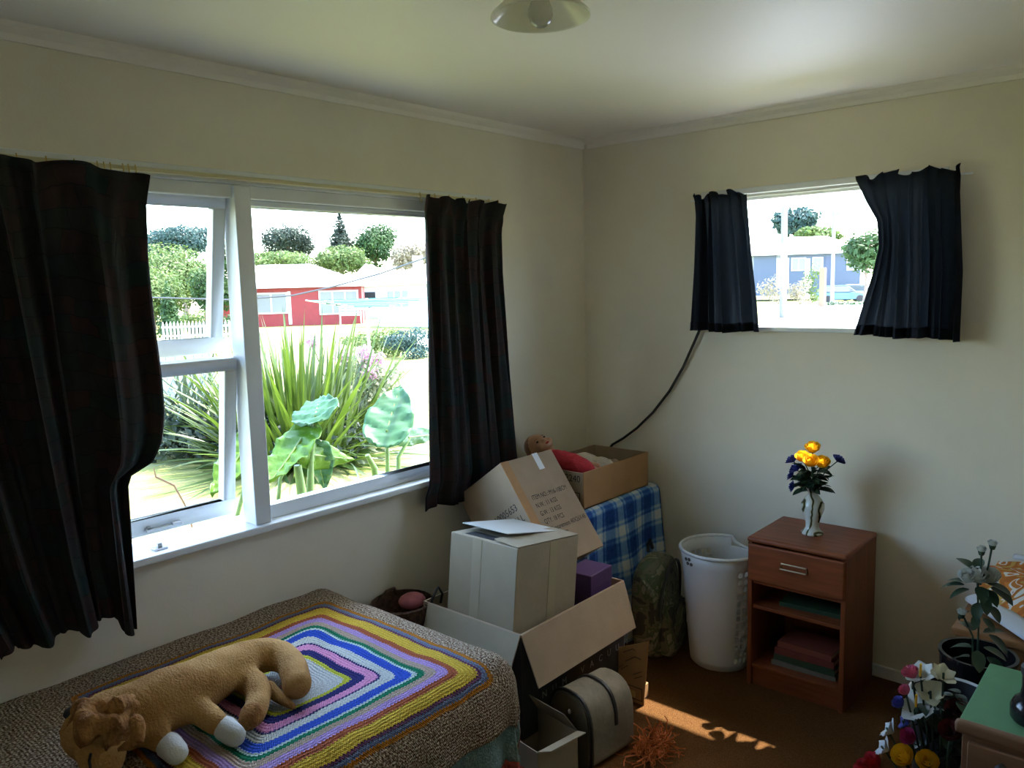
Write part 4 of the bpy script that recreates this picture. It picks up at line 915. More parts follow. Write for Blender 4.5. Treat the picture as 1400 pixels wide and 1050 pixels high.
# --- tartan covered pile in the corner
def tartan():
    m = bpy.data.materials.new('blue_tartan'); m.use_nodes = True; nt = m.node_tree; b = nt.nodes['Principled BSDF']; N = nt.nodes.new; Lk = nt.links.new
    uv = N('ShaderNodeUVMap'); nz = N('ShaderNodeTexNoise'); nz.inputs['Scale'].default_value = 60; Lk(uv.outputs[0], nz.inputs[0])
    sep = N('ShaderNodeSeparateXYZ'); Lk(uv.outputs[0], sep.inputs[0])
    def stripe(sock, off):
        a = N('ShaderNodeMath'); a.operation = 'MULTIPLY_ADD'; a.inputs[1].default_value = 1 / 0.16; a.inputs[2].default_value = off; Lk(sock, a.inputs[0])
        w = N('ShaderNodeMath'); w.operation = 'FRACT'; Lk(a.outputs[0], w.inputs[0])
        r = N('ShaderNodeValToRGB'); r.color_ramp.interpolation = 'LINEAR'
        st = [(0, 0.05), (0.22, 0.08), (0.27, 0.55), (0.31, 0.6), (0.34, 0.25), (0.38, 0.3), (0.42, 1.0), (0.66, 1.0), (0.70, 0.4), (0.74, 0.35), (0.78, 0.65), (0.83, 0.5), (0.88, 0.05), (1.0, 0.05)]
        while len(r.color_ramp.elements) < len(st): r.color_ramp.elements.new(0.5)
        for e, (p, v) in zip(r.color_ramp.elements, st): e.position = p; e.color = (v, v, v, 1)
        Lk(w.outputs[0], r.inputs[0]); return r.outputs[0]
    s1 = stripe(sep.outputs[0], 0.1); s2 = stripe(sep.outputs[1], 0.35)
    av = N('ShaderNodeMath'); av.operation = 'ADD'; Lk(s1, av.inputs[0]); Lk(s2, av.inputs[1])
    hf = N('ShaderNodeMath'); hf.operation = 'MULTIPLY_ADD'; hf.inputs[1].default_value = 0.42; Lk(av.outputs[0], hf.inputs[0])
    nn = N('ShaderNodeMath'); nn.operation = 'MULTIPLY_ADD'; nn.inputs[1].default_value = 0.25; nn.inputs[2].default_value = -0.07; Lk(nz.outputs[0], nn.inputs[0]); Lk(nn.outputs[0], hf.inputs[2])
    c = N('ShaderNodeValToRGB'); els = [(0.0, (0.012, 0.03, 0.16)), (0.3, (0.03, 0.11, 0.38)), (0.55, (0.16, 0.32, 0.58)), (0.8, (0.48, 0.56, 0.58)), (0.95, (0.66, 0.68, 0.62))]
    while len(c.color_ramp.elements) < 5: c.color_ramp.elements.new(0.5)
    for e, (p, v) in zip(c.color_ramp.elements, els): e.position = p; e.color = (*v, 1)
    Lk(hf.outputs[0], c.inputs[0]); Lk(c.outputs[0], b.inputs['Base Color']); b.inputs['Roughness'].default_value = 0.95; b.inputs['Specular IOR Level'].default_value = 0.1
    return m
M_tart = tartan()
tart = thing('tartan_blanket', 'blue and white tartan blanket draped over a tall pile in the corner', 'blanket', (0.27, -0.35, FZ))
tti = Matrix.Translation(-tart.location)
TX, TY = 0.445, -0.665       # front edges of the pile
def tfn(u, v):
    s = 0.022 + u * 1.25; tt = -0.022 - v * 1.40; r = 0.03
    dx = max(0, s - (TX - r)); dy = max(0, (TY + r) - tt) if tt < TY + r else 0
    x = min(s, TX - r); y = max(tt, TY + r); d = math.hypot(dx, dy); z = PZ - 0.004
    und = 0.004 * noise.noise(Vector((s * 6, tt * 6, 1)))
    if d > 0:
        nx, ny = dx / d, -dy / d
        if d < r * PI / 2: a = d / r; h = r * math.sin(a); vv = r * (1 - math.cos(a))
        else: h = r; vv = r + d - r * PI / 2
        h += 0.10 * min(vv, 0.55) ** 1.3 * 0.9 + (0.02 * math.sin(tt * 17 + 1) * (nx > 0.5) + 0.02 * math.sin(s * 15) * (nx <= 0.5)) * min(1, vv * 3)
        x += nx * h; y += ny * h; z -= vv
        if z < FZ + 0.012: z = FZ + 0.012
    return (x, y, z + (und if d == 0 else 0))
o = MB().grid(tfn, 70, 76, uv=lambda u, v: (u * 1.25, v * 1.40)).obj('blanket_cloth', M_tart, tart, thick=0.006); o.matrix_parent_inverse = tti
o = MB().box((0.03, TY + 0.02, FZ), (TX - 0.02, -0.03, PZ - 0.012)).obj('pile', M_card, tart, bevel=0.01); o.matrix_parent_inverse = tti

# --- doll in a red dress
M_skin = mat('doll_vinyl', (0.50, 0.26, 0.15), 0.38, var=0.05, scale=20); M_hairp = mat('doll_painted_hair', (0.20, 0.085, 0.035), 0.45, var=0.1, scale=60)
M_redd = mat('red_knit', (0.52, 0.030, 0.045), 0.9, var=0.1, scale=60, bump=0.4, bscale=200)
hc = on_y(738, 613, -0.54)
doll = thing('doll', 'vinyl baby doll in a red dress lying in the open carton', 'doll', (0.24, -0.45, PZ + 0.01))
dli = Matrix.Translation(-doll.location)
def lpart(mb, name, m, par=None, **k):
    o = mb.obj(name, m, par or doll, **k); o.matrix_parent_inverse = dli if par is None else Matrix(); return o
up_d = Vector((-0.86, -0.10, 0.50)).normalized()           # crown direction
face = Vector((0.42, -0.40, 0.81)).normalized(); face = (face - up_d * face.dot(up_d)).normalized(); side = face.cross(up_d).normalized()
HM = Matrix((side, face, up_d)).transposed()               # local x side, y face, z crown
hb = MB().ell(hc, (0.058, 0.066, 0.072), 20, 14, HM)
def hp(x, y, z): return hc + HM @ Vector((x, y, z))
hb.ell(hp(0, 0.052, -0.030), (0.036, 0.022, 0.026), 12, 8, HM); hb.ell(hp(0.026, 0.05, -0.024), (0.02, 0.02, 0.02), 10, 7); hb.ell(hp(-0.026, 0.05, -0.024), (0.02, 0.02, 0.02), 10, 7)
hb.ell(hp(0, 0.069, -0.012), (0.009, 0.010, 0.009), 10, 7); hb.ell(hp(0.057, 0, -0.012), (0.009, 0.014, 0.018), 10, 7, HM); hb.ell(hp(-0.057, 0, -0.012), (0.009, 0.014, 0.018), 10, 7, HM)
hb.limb([hp(0, 0, -0.055), hp(0, -0.01, -0.09)], [0.03, 0.03], 12)
hd_o = fuse(hb, 'head', M_skin, doll, 0.005, 4); hd_o.matrix_parent_inverse = dli
cap = MB().ell(hp(0, -0.009, 0.008), (0.060, 0.064, 0.071), 20, 14, HM); cap.v = cap.v
lpart(cap, 'hair', M_hairp)
for s in (-1, 1):
    lpart(MB().ell(hp(0.022 * s, 0.059, 0.004), (0.008, 0.004, 0.005), 10, 7, HM), 'eye', M_darkp)
    lpart(MB().tube([hp(0.012 * s, 0.064, 0.016), hp(0.022 * s, 0.061, 0.019), hp(0.032 * s, 0.055, 0.016)], 0.0012, 5), 'eyebrow', M_hairp)
lpart(MB().ell(hp(0, 0.0735, -0.034), (0.011, 0.004, 0.004), 10, 7, HM), 'mouth', M_redd)
ch_ = on_y(762, 626, -0.53); wa = on_y(786, 631, -0.53); he = on_y(803, 637, -0.525)
dr = MB().limb([ch_ + Vector((-.01, 0, -.005)), wa + Vector((0, 0, -0.012)), he + Vector((-0.01, 0, -0.02))], [0.044, 0.046, 0.044], 16)
dr.limb([ch_ + Vector((0.0, 0.05, 0.0)), wa + Vector((-0.02, 0.075, -0.02))], [0.026, 0.022], 10)
do = fuse(dr, 'dress', M_redd, doll, 0.007, 4, lambda c: 0.004 * noise.noise(c * 40)); do.matrix_parent_inverse = dli
lpart(MB().limb([wa + Vector((0.02, 0.085, -0.03)), wa + Vector((0.05, 0.10, -0.035))], [0.018, 0.016], 10), 'arm', M_skin)
lpart(MB().limb([he + Vector((-0.02, 0.03, -0.02)), he + Vector((-0.01, 0.10, -0.05))], [0.022, 0.018], 10), 'leg', M_skin)
# --- off-white soft toy beside the doll
M_cream = mat('cream_plush', (0.55, 0.49, 0.38), 0.95, var=0.08, scale=20, bump=0.5, bscale=120)
q = on_y(818, 632, -0.36)
pt = thing('soft_toy', 'off-white soft toy with black nose lying beside the doll in the carton', 'soft toy', (q.x, q.y, PZ + 0.01))
pti = Matrix.Translation(-pt.location)
pb_ = MB().ell(q + Vector((-0.07, -0.02, -0.015)), (0.085, 0.075, 0.055), 16, 10); pb_.ell(q + Vector((0.02, 0.0, -0.02)), (0.06, 0.06, 0.048), 14, 10); pb_.limb([q + Vector((0.02, 0.05, -0.02)), q + Vector((0.02, 0.12, -0.04))], [0.03, 0.026], 10); pb_.limb([q + Vector((0.0, -0.03, -0.03)), q + Vector((0.03, -0.06, -0.035))], [0.03, 0.024], 10)
o = fuse(pb_, 'body', M_cream, pt, 0.008, 4, lambda c: 0.004 * noise.noise(c * 30)); o.matrix_parent_inverse = pti
o = MB().ell(on_y(816, 641, -0.42), (0.014, 0.012, 0.010), 12, 8).obj('nose', M_darkp, pt); o.matrix_parent_inverse = pti
o = MB().ell(q + Vector((0.05, 0.06, -0.005)), (0.022, 0.02, 0.016), 12, 8).obj('paw', M_card, pt); o.matrix_parent_inverse = pti

# --- stack of cartons beside the bed foot
def carton(name, label, loc, rot=(0, 0, 0), group='cardboard cartons'):
    r = thing(name, label, 'box', loc, 0, group); r.rotation_euler = rot; return r
# big open carton with dark printed band, flaps folded out
Bx0, Bx1, By0, By1, Bz = 0.235, 0.72, -1.396, -0.765, 0.512
Bc = carton('open_carton', 'big open carton with dark printed band, its flaps folded out', (0.48, -1.08, FZ)); bi = Matrix.Translation(-Bc.location)
def bp2(mb, name, m, par=None, **k):
    o = mb.obj(name, m, par or Bc, **k); o.matrix_parent_inverse = bi if par is None else Matrix(); return o
bp2(MB().box((Bx0, By0, FZ + 0.001), (Bx1, By1, FZ + 0.008)), 'base', M_card, bevel=0.001)
t = 0.006
sx = bp2(MB().box((Bx1 - t, By0, FZ + 0.008), (Bx1, By1, Bz)), 'side', M_card, bevel=0.001)
bp2(MB().box((Bx0, By0, FZ + 0.008), (Bx0 + t, By1, Bz)), 'side', M_card, bevel=0.001)
sy_ = bp2(MB().box((Bx0 + t, By0, FZ + 0.008), (Bx1 - t, By0 + t, Bz)), 'side', M_card, bevel=0.001)
bp2(MB().box((Bx0 + t, By1 - t, FZ + 0.008), (Bx1 - t, By1, Bz)), 'side', M_card, bevel=0.001)
bp2(MB().box((Bx1 + 0.0002, By0, FZ + 0.09), (Bx1 + 0.0012, By1, Bz - 0.01)), 'printed_band', M_cdark)
bp2(MB().box((Bx0 + 0.01, By0 - 0.0012, FZ + 0.09), (Bx1, By0 - 0.0002, Bz - 0.01)), 'printed_band', M_cdark)
for ch, y in zip('NUM VACUUM', [-1.292 + 0.058 * k for k in range(10)]):
    if ch != ' ':
        o = text('print', ch, 0.038, frame_M((Bx1 + 0.0018, y, 0.238), (0, 1, 0), (0, 0, 1)), M_lett, Bc); o.matrix_parent_inverse = bi
def flap(p0, p1, out, th=0.005):
    """sheet of card hinged on p0-p1 and reaching along out"""
    p0, p1, out = Vector(p0), Vector(p1), Vector(out); e = (p1 - p0).normalized(); n = e.cross(out).normalized() * th
    ins = e * 0.012
    return MB().add([p0, p1, p1 - ins + out, p0 + ins + out, p0 + n, p1 + n, p1 - ins + out + n, p0 + ins + out + n], [(0, 1, 2, 3), (7, 6, 5, 4), (0, 4, 5, 1), (1, 5, 6, 2), (2, 6, 7, 3), (3, 7, 4, 0)])
bp2(flap((Bx1 + 0.004, By0, Bz), (Bx1 + 0.004, By1, Bz), (0.062, 0.0, -0.175)), 'flap', M_card, bevel=0.001)
bp2(flap((Bx0 + 0.03, By0 - 0.004, Bz), (Bx1, By0 - 0.004, Bz), (0.0, -0.07, -0.17)), 'flap', M_card2, bevel=0.001)
bp2(flap((Bx1, By1 + 0.004, Bz), (Bx0, By1 + 0.004, Bz), (0.0, 0.04, -0.17)), 'flap', M_card, bevel=0.001)

M_card2p = mat('pale_card_inside', (0.55, 0.53, 0.47), 0.7)
# grey-beige taped carton standing in it
Aw, Ad, Ah = 0.325, 0.355, 0.345
A = carton('taped_carton', 'grey beige taped carton with loose white top flap, front of the stack', (0.668 - Aw / 2, -1.388 + Ad / 2 + 0.004, 0.425), (math.radians(-7), 0, 0))
MB().box((-Aw / 2, -Ad / 2, 0), (Aw / 2, Ad / 2, Ah)).obj('body', M_card2, A, bevel=0.003)
MB().box((Aw / 2 - 0.001, 0.005, 0.0), (Aw / 2 + 0.001, 0.05, Ah)).obj('tape', M_tape, A)
MB().box((-0.05, -Ad / 2 - 0.001, 0.0), (-0.005, -Ad / 2 + 0.001, Ah)).obj('tape', mat('clear_tape', (0.37, 0.31, 0.21), 0.3), A)
MB().box((-0.11, -Ad / 2 + 0.02, Ah), (0.03, -Ad / 2 + 0.075, Ah + 0.001)).obj('print', M_ink, A)
fl_ = flap((0.09, Ad / 2, Ah + 0.003), (-Aw / 2, Ad / 2, Ah + 0.003), (-0.01, -0.30, 0.022), 0.003); fl_.obj('flap', M_card2p, A)
flap((Aw / 2, -Ad / 2, Ah + 0.002), (Aw / 2, Ad / 2, Ah + 0.002), (-0.12, 0, 0.006), 0.003).obj('flap', M_card2, A)

# tilted carton with stencilled lettering behind it
ang = math.radians(35.5); Cl, Ch, Cd = 0.305, 0.47, 0.335
e3 = Vector((-math.cos(ang), 0, -math.sin(ang))); e1 = Vector((math.sin(ang), 0, -math.cos(ang)))
Tc = Vector((0.278, -0.988, 0.974))
# local axes: x = -e3, y = +y, z = -e1 ; origin at the lower corner
Cc = carton('tilted_carton', 'tilted brown carton with stencilled lettering leaning at the top of the stack', tuple(Tc + e3 * Cl + e1 * Ch))
Cc.matrix_world = frame_M(Tc + e3 * Cl + e1 * Ch, -e3, (0, 1, 0))
MB().box((0, 0, 0), (Cl, Cd, Ch)).obj('body', M_card, Cc, bevel=0.003)
MB().box((Cl - 0.0005, -0.001, 0), (Cl + 0.001, 0.045, Ch)).obj('tape', M_card3, Cc)
MB().box((Cl - 0.0005, 0.20, Ch - 0.075), (Cl + 0.0012, 0.235, Ch + 0.001)).obj('label_sticker', M_label, Cc)
MB().box((Cl - 0.05, 0.20, Ch - 0.0005), (Cl + 0.0012, 0.235, Ch + 0.0012)).obj('label_sticker', M_label, Cc)
text('print', 'NO.10005653', 0.042, frame_M((0.06, -0.0012, Ch - 0.20), (1, 0, 0), (0, 0, 1)), M_ink, Cc, sx=0.88)
text('print', 'BALL', 0.042, frame_M((0.205, -0.0012, Ch - 0.25), (1, 0, 0), (0, 0, 1)), M_ink, Cc, sx=0.85)
for k, l in enumerate(['ITEM NO.: M16-10BCM', 'N.W.: 11 KGS', 'G.W.: 13 KGS', 'QTY: 18 PCS', 'Measurement 40X26X48', 'UPC5C78']):
    text('print', l, 0.029, frame_M((Cl + 0.0015, 0.070 + 0.012 * (k > 3), Ch - 0.19 - 0.036 * k), (0, 1, 0), (0, 0, 1)), M_ink, Cc, sx=0.80)
# purple box beside it
M_purp = mat('purple_card', (0.075, 0.035, 0.115), 0.5, var=0.08)
Pp = thing('gift_box', 'purple box standing in the big open carton', 'box', (0.635, -0.885, 0.30), 0.05)
MB().box((-0.06, -0.075, 0), (0.06, 0.075, 0.275)).obj('body', M_purp, Pp, bevel=0.004)
MB().box((-0.063, -0.078, 0.225), (0.063, 0.078, 0.282)).obj('lid', M_purp, Pp, bevel=0.004)

# low carton on the floor with one tall flap
Ec = carton('small_carton', 'small low carton on the carpet with one tall orange flap raised', (0.80, -0.70, FZ)); ei = Matrix.Translation(-Ec.location)
def ep(mb, name, m, **k): o = mb.obj(name, m, Ec, **k); o.matrix_parent_inverse = ei; return o
x0, x1, y0, y1, z1 = 0.742, 0.815, -0.80, -0.735, 0.10
ep(MB().box((x0, y0, FZ + 0.001), (x1, y1, FZ + 0.006)), 'base', M_cdark)
for a, b_ in (((x0, y0, FZ + 0.006), (x0 + 0.004, y1, z1)), ((x1 - 0.004, y0, FZ + 0.006), (x1, y1, z1)), ((x0 + 0.004, y1 - 0.004, FZ + 0.006), (x1 - 0.004, y1, z1))): ep(MB().box(a, b_), 'side', M_card3, bevel=0.001)
fp = [on_y(x, y, -0.803) for x, y in ((846, 897), (886, 873), (878, 966), (812, 1000), (851, 975))]
pl = [(0.745, FZ), (0.838, FZ), (0.842, 0.10), (0.862, 0.315), (0.835, 0.300), (0.715, 0.245), (0.705, 0.22), (0.708, 0.12)]
ep(MB().prism(pl, 1, -0.808, -0.803), 'flap', M_card3, bevel=0.001)
sc_ = [((0.745, 0.235), (0.79, 0.262), (0.80, 0.258)), ((0.755, 0.20), (0.80, 0.232), (0.825, 0.228)), ((0.725, 0.165), (0.745, 0.185), (0.735, 0.16), (0.765, 0.185)), ((0.79, 0.155), (0.83, 0.18)), ((0.795, 0.140), (0.832, 0.162))]
for q in sc_: ep(MB().tube([(x, -0.8088, z) for x, z in q], 0.0012, 5), 'handwriting', M_ink)
fr = MB()
for a, b_ in (((0.752, 0.055), (0.832, 0.0575)), ((0.752, 0.105), (0.832, 0.1075)), ((0.752, 0.055), (0.7545, 0.1075)), ((0.8295, 0.055), (0.832, 0.1075))): fr.box((a[0], -0.8092, a[1]), (b_[0], -0.8078, b_[1]))
ep(fr, 'printed_frame', M_ink)
ep(MB().box((0.772, -0.8092, 0.062), (0.80, -0.8078, 0.088)), 'label_sticker', mat('yellow_label', (0.6, 0.42, 0.14), 0.6))

# domed bag on the carpet before the stack
M_bagl = mat('grey_vinyl', (0.23, 0.20, 0.15), 0.75, var=0.15, scale=14, bump=0.2, bscale=60, spec=0.2); M_bagd = mat('olive_vinyl', (0.09, 0.072, 0.045), 0.6, var=0.2, scale=10, spec=0.25); M_pipe = mat('dark_piping', (0.02, 0.018, 0.015), 0.5)
Bg = thing('domed_bag', 'grey domed vinyl bag with dark end panel on the carpet before the cartons', 'bag', (0.842, -1.165, FZ))
def dome(x0, x1, h, n=14):
    c = (x0 + x1) / 2; w = (x1 - x0) / 2; pts = [(x0 + 0.02, 0), (x0, 0.02)]
    for k in range(n + 1): a = PI - PI * k / n; pts.append((c + w * math.copysign(abs(math.cos(a)) ** 0.8, math.cos(a)), 0.12 + (h - 0.12) * math.sin(a) ** 0.75))
    return pts + [(x1, 0.02), (x1 - 0.02, 0)]
MB().prism(dome(-0.10, 0.10, 0.255), 1, -0.105, 0.12).obj('gusset', M_bagl, Bg, bevel=0.012, seg=3)
MB().prism(dome(-0.093, 0.093, 0.245), 1, -0.118, -0.10).obj('end_panel', M_bagd, Bg, bevel=0.006)
pp = [(x, -0.107, z) for x, z in dome(-0.10, 0.10, 0.255)]; MB().tube(pp, 0.006, 6, cap=False).obj('piping', M_pipe, Bg)
MB().ell((0.01, -0.121, 0.19), (0.006, 0.005, 0.009)).obj('stud', M_chrome, Bg)
pp = [(x, 0.02, z + 0.002) for x, z in dome(-0.10, 0.10, 0.255)[2:-2]]; MB().tube(pp, 0.010, 6, flat=0.5).obj('strap', M_pipe, Bg)
Bg.rotation_euler.z = -0.12
Gc = carton('small_carton', 'small grey carton open on the carpet next to the bed foot', (0.80, -1.415, FZ), (0, 0, -0.15))
for a, b_ in (((-0.10, -0.09, 0), (0.10, 0.09, 0.005)), ((-0.10, -0.09, 0.005), (-0.096, 0.09, 0.17)), ((0.096, -0.09, 0.005), (0.10, 0.09, 0.17)), ((-0.096, 0.086, 0.005), (0.096, 0.09, 0.17)), ((-0.096, -0.09, 0.005), (0.096, -0.086, 0.17))): MB().box(a, b_).obj('side' if a[2] else 'base', M_card2, Gc, bevel=0.001)
flap((0.10, 0.09, 0.17), (0.10, -0.09, 0.17), (0.05, 0, 0.02), 0.003).obj('flap', M_card2, Gc)
flap((-0.10, 0.092, 0.17), (0.10, 0.092, 0.17), (0, -0.05, 0.075), 0.003).obj('flap', M_label if False else M_bagl, Gc)
# orange netting heap
M_orange = mat('orange_net', (0.55, 0.14, 0.03), 0.7, var=0.25, scale=40, trans=0.2)
om = MB(); rnd = random.Random(5)
for k in range(130):
    a = rnd.uniform(0, 2 * PI); r = rnd.uniform(0, 0.06); c_ = Vector((1.03 + r * math.cos(a) * 0.7, -1.06 + r * math.sin(a) * 1.5, FZ + 0.004 + rnd.random() * 0.03)); pts = [c_]
    d_ = Vector((rnd.uniform(-1, 1), rnd.uniform(-1, 1), rnd.uniform(-.2, .8)))
    for s in range(5): d_ = (d_ + Vector((rnd.uniform(-.8, .8), rnd.uniform(-.8, .8), rnd.uniform(-.6, .4)))).normalized(); p = pts[-1] + d_ * 0.018; p.z = max(FZ + 0.004, p.z); pts.append(p)
    om.tube(pts, 0.0022, 4)
tag(om.obj('orange_netting', M_orange), 'tangled heap of orange plastic netting on the carpet by the domed bag', 'netting', kind='stuff')

# brown bag behind the bed foot
M_bag = mat('dark_brown_weave', (0.055, 0.025, 0.015), 0.8, scale=60, col2=(0.12, 0.055, 0.03), bump=0.8, bscale=90)
Br = thing('woven_bag', 'dark brown woven bag with loop handles behind the bed foot', 'bag', (0.145, -1.425, FZ))
pb_ = MB().lathe([(0.08, 0), (0.10, 0.01), (0.115, 0.25), (0.125, 0.455), (0.118, 0.46), (0.105, 0.25), (0.09, 0.02)], 24, sx=0.95, sy=1.0); pb_.obj('body', M_bag, Br)
MB().tube([(0.10, 0.05, 0.44), (0.11, 0.06, 0.48), (0.115, 0.085, 0.515), (0.11, 0.11, 0.48), (0.10, 0.11, 0.44)], 0.005, 6).obj('handle', M_pipe, Br)
MB().tube([(-0.10, -0.03, 0.44), (-0.09, 0.0, 0.475), (-0.09, 0.04, 0.475), (-0.10, 0.06, 0.44)], 0.006, 6).obj('handle', M_bag, Br)
tag(MB().ell((0.175, -1.40, 0.50), (0.05, 0.055, 0.028), 14, 9).obj('cloth_bundle', mat('dusty_pink', (0.36, 0.10, 0.12), 0.9, var=0.2, scale=30)), 'dusty pink cloth bundle in the brown woven bag', 'cloth')

# ================================================================== BACKPACK
def camo():
    m = bpy.data.materials.new('camouflage'); m.use_nodes = True; nt = m.node_tree; b = nt.nodes['Principled BSDF']
    tc = nt.nodes.new('ShaderNodeTexCoord'); n = nt.nodes.new('ShaderNodeTexNoise'); n.inputs['Scale'].default_value = 13; n.inputs['Detail'].default_value = 5; n.inputs['Distortion'].default_value = 0.6
    nt.links.new(tc.outputs['Object'], n.inputs[0]); r = nt.nodes.new('ShaderNodeValToRGB'); cr = r.color_ramp; cr.interpolation = 'CONSTANT'
    els = [(0, (0.035, 0.033, 0.024)), (0.42, (0.11, 0.10, 0.06)), (0.5, (0.06, 0.08, 0.035)), (0.57, (0.20, 0.17, 0.115)), (0.66, (0.045, 0.038, 0.028))]
    while len(cr.elements) < 5: cr.elements.new(0.5)
    for e, (p, c) in zip(cr.elements, els): e.position = p; e.color = (*c, 1)
    nt.links.new(n.outputs[0], r.inputs[0]); nt.links.new(r.outputs[0], b.inputs['Base Color']); b.inputs['Roughness'].default_value = 0.85
    return m
M_camo = camo()
Bk = thing('backpack', 'camouflage backpack leaning against the tartan pile', 'backpack', (0.635, -0.375, FZ), 0.22)
def pillow(c, d, nx=2.6):
    mb = MB()
    def sg(v, e): return math.copysign(abs(v) ** e, v)
    e = 2 / nx; n, m_ = 24, 14; vs = []; fs = []
    for i in range(m_ + 1):
        th = -PI / 2 + PI * i / m_
        for j in range(n):
            ph = 2 * PI * j / n; vs.append((c[0] + d[0] / 2 * sg(math.cos(th), e) * sg(math.cos(ph), e), c[1] + d[1] / 2 * sg(math.cos(th), e) * sg(math.sin(ph), e), c[2] + d[2] / 2 * sg(math.sin(th), e)))
    for i in range(m_):
        for j in range(n): fs.append((i * n + j, i * n + (j + 1) % n, (i + 1) * n + (j + 1) % n, (i + 1) * n + j))
    return mb.add(vs, fs)
pillow((0, 0, 0.225), (0.17, 0.31, 0.45), 3.2).obj('body', M_camo, Bk)
pillow((0.075, 0, 0.14), (0.09, 0.25, 0.25), 3).obj('front_pocket', M_camo, Bk)
arc = [(0.062 + 0.02 * math.sin(PI * k / 12), 0.15 * math.cos(PI * k / 12), 0.20 + 0.235 * math.sin(PI * k / 12) ** 0.8) for k in range(13)]
MB().tube(arc, 0.007, 6).obj('zip', M_pipe, Bk)
arc = [(0.115, 0.12 * math.cos(PI * k / 10), 0.17 + 0.09 * math.sin(PI * k / 10)) for k in range(11)]
MB().tube(arc, 0.005, 6).obj('zip', M_pipe, Bk)
MB().tube([(-0.05, 0.05, 0.44), (-0.055, 0.055, 0.475), (-0.055, 0.09, 0.482), (-0.05, 0.11, 0.44)], 0.008, 8).obj('grab_loop', M_pipe, Bk)
MB().tube([(-0.02, -0.13, 0.40), (0.05, -0.165, 0.33), (0.07, -0.17, 0.2), (0.03, -0.165, 0.08)], 0.014, 8, flat=0.4).obj('shoulder_strap', M_camo, Bk)

# ================================================================== LAUNDRY HAMPER
M_plast = mat('white_plastic', (0.62, 0.62, 0.60), 0.35, spec=0.5)
Hp = thing('laundry_hamper', 'tall white plastic laundry hamper with oval holes beside the cabinet', 'hamper', (0.893, -0.268, FZ))
HH, NA, NR = 0.52, 36, 13
def hr(z): return 0.125 + 0.043 * (z / HH) ** 0.9
def wallpt(a, z): return Vector((hr(z) * math.cos(a), hr(z) * math.sin(a), z))
hw = MB()
def hole_cols(j):      # columns of vents on the +x side and the far side
    a = (j + 0.5) * 2 * PI / NA; d = math.degrees(a) % 360
    return d < 52 or d > 316 or 130 < d < 205
zb, zt = 0.035, 0.455
rows = [0.012, zb] + [zb + (zt - zb) * (k + 1) / NR for k in range(NR)] + [0.505]
for j in range(NA):
    a0, a1 = 2 * PI * j / NA, 2 * PI * (j + 1) / NA; am = (a0 + a1) / 2
    for i in range(len(rows) - 1):
        z0, z1 = rows[i], rows[i + 1]
        top_vent = i == len(rows) - 2 and (math.degrees(am) % 360) > 215 and (math.degrees(am) % 360) < 250
        hole = (1 <= i <= NR and hole_cols(j))
        dip = (i == len(rows) - 2) and 32 < math.degrees(am) % 360 < 98          # hand-hold cut out of the far rim
        if dip: z1 = z0 + 0.012
        if not hole: hw.add([wallpt(a0, z0), wallpt(a1, z0), wallpt(a1, z1), wallpt(a0, z1)], [(0, 1, 2, 3)]); continue
        n = 12; zm = (z0 + z1) / 2; ou = []; inn = []
        for k in range(n):
            th = 2 * PI * k / n + PI / 4; c_, s_ = math.cos(th), math.sin(th); m_ = max(abs(c_), abs(s_))
            ou.append(wallpt(am + (a1 - a0) / 2 * c_ / m_, zm + (z1 - z0) / 2 * s_ / m_)); inn.append(wallpt(am + (a1 - a0) / 2 * 0.74 * c_, zm + (z1 - z0) / 2 * 0.80 * s_))
        hw.add(ou + inn, [(k, (k + 1) % n, n + (k + 1) % n, n + k) for k in range(n)])
hw.obj('basket_wall', M_plast, Hp, thick=0.003)
MB().lathe([(0.0, 0.001), (0.118, 0.001), (0.124, 0.012), (0.118, 0.014), (0, 0.010)], 36).obj('base', M_plast, Hp)
rim = []
for k in range(73):
    a = 2 * PI * k / 72; d_ = math.degrees(a)
    dz = -0.042 * max(0, math.sin((d_ - 30) / 70 * PI)) ** 0.4 if 30 < d_ < 100 else 0
    dz2 = -0.0
    rim.append((hr(0.51) * 1.02 * math.cos(a), hr(0.51) * 1.02 * math.sin(a), 0.508 + dz))
MB().tube(rim, 0.0075, 8, cap=False).obj('rim', M_plast, Hp)
for a_, z_ in ((238, 0.478), (246, 0.482), (242, 0.462), (250, 0.463)):  # dark discs on the solid wall, coloured as the shade inside small vents
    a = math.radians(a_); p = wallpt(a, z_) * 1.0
    MB().lathe([(0, -0.003), (0.0075, -0.003), (0.0075, 0.003), (0, 0.003)], 12, M=Matrix.Translation((p.x * 1.012, p.y * 1.012, z_)) @ Matrix.Rotation(a, 4, 'Z') @ Matrix.Rotation(PI / 2, 4, 'Y')).obj('vent_shade_disc', mat('vent_shadow', (0.10, 0.10, 0.09), 0.6), Hp)

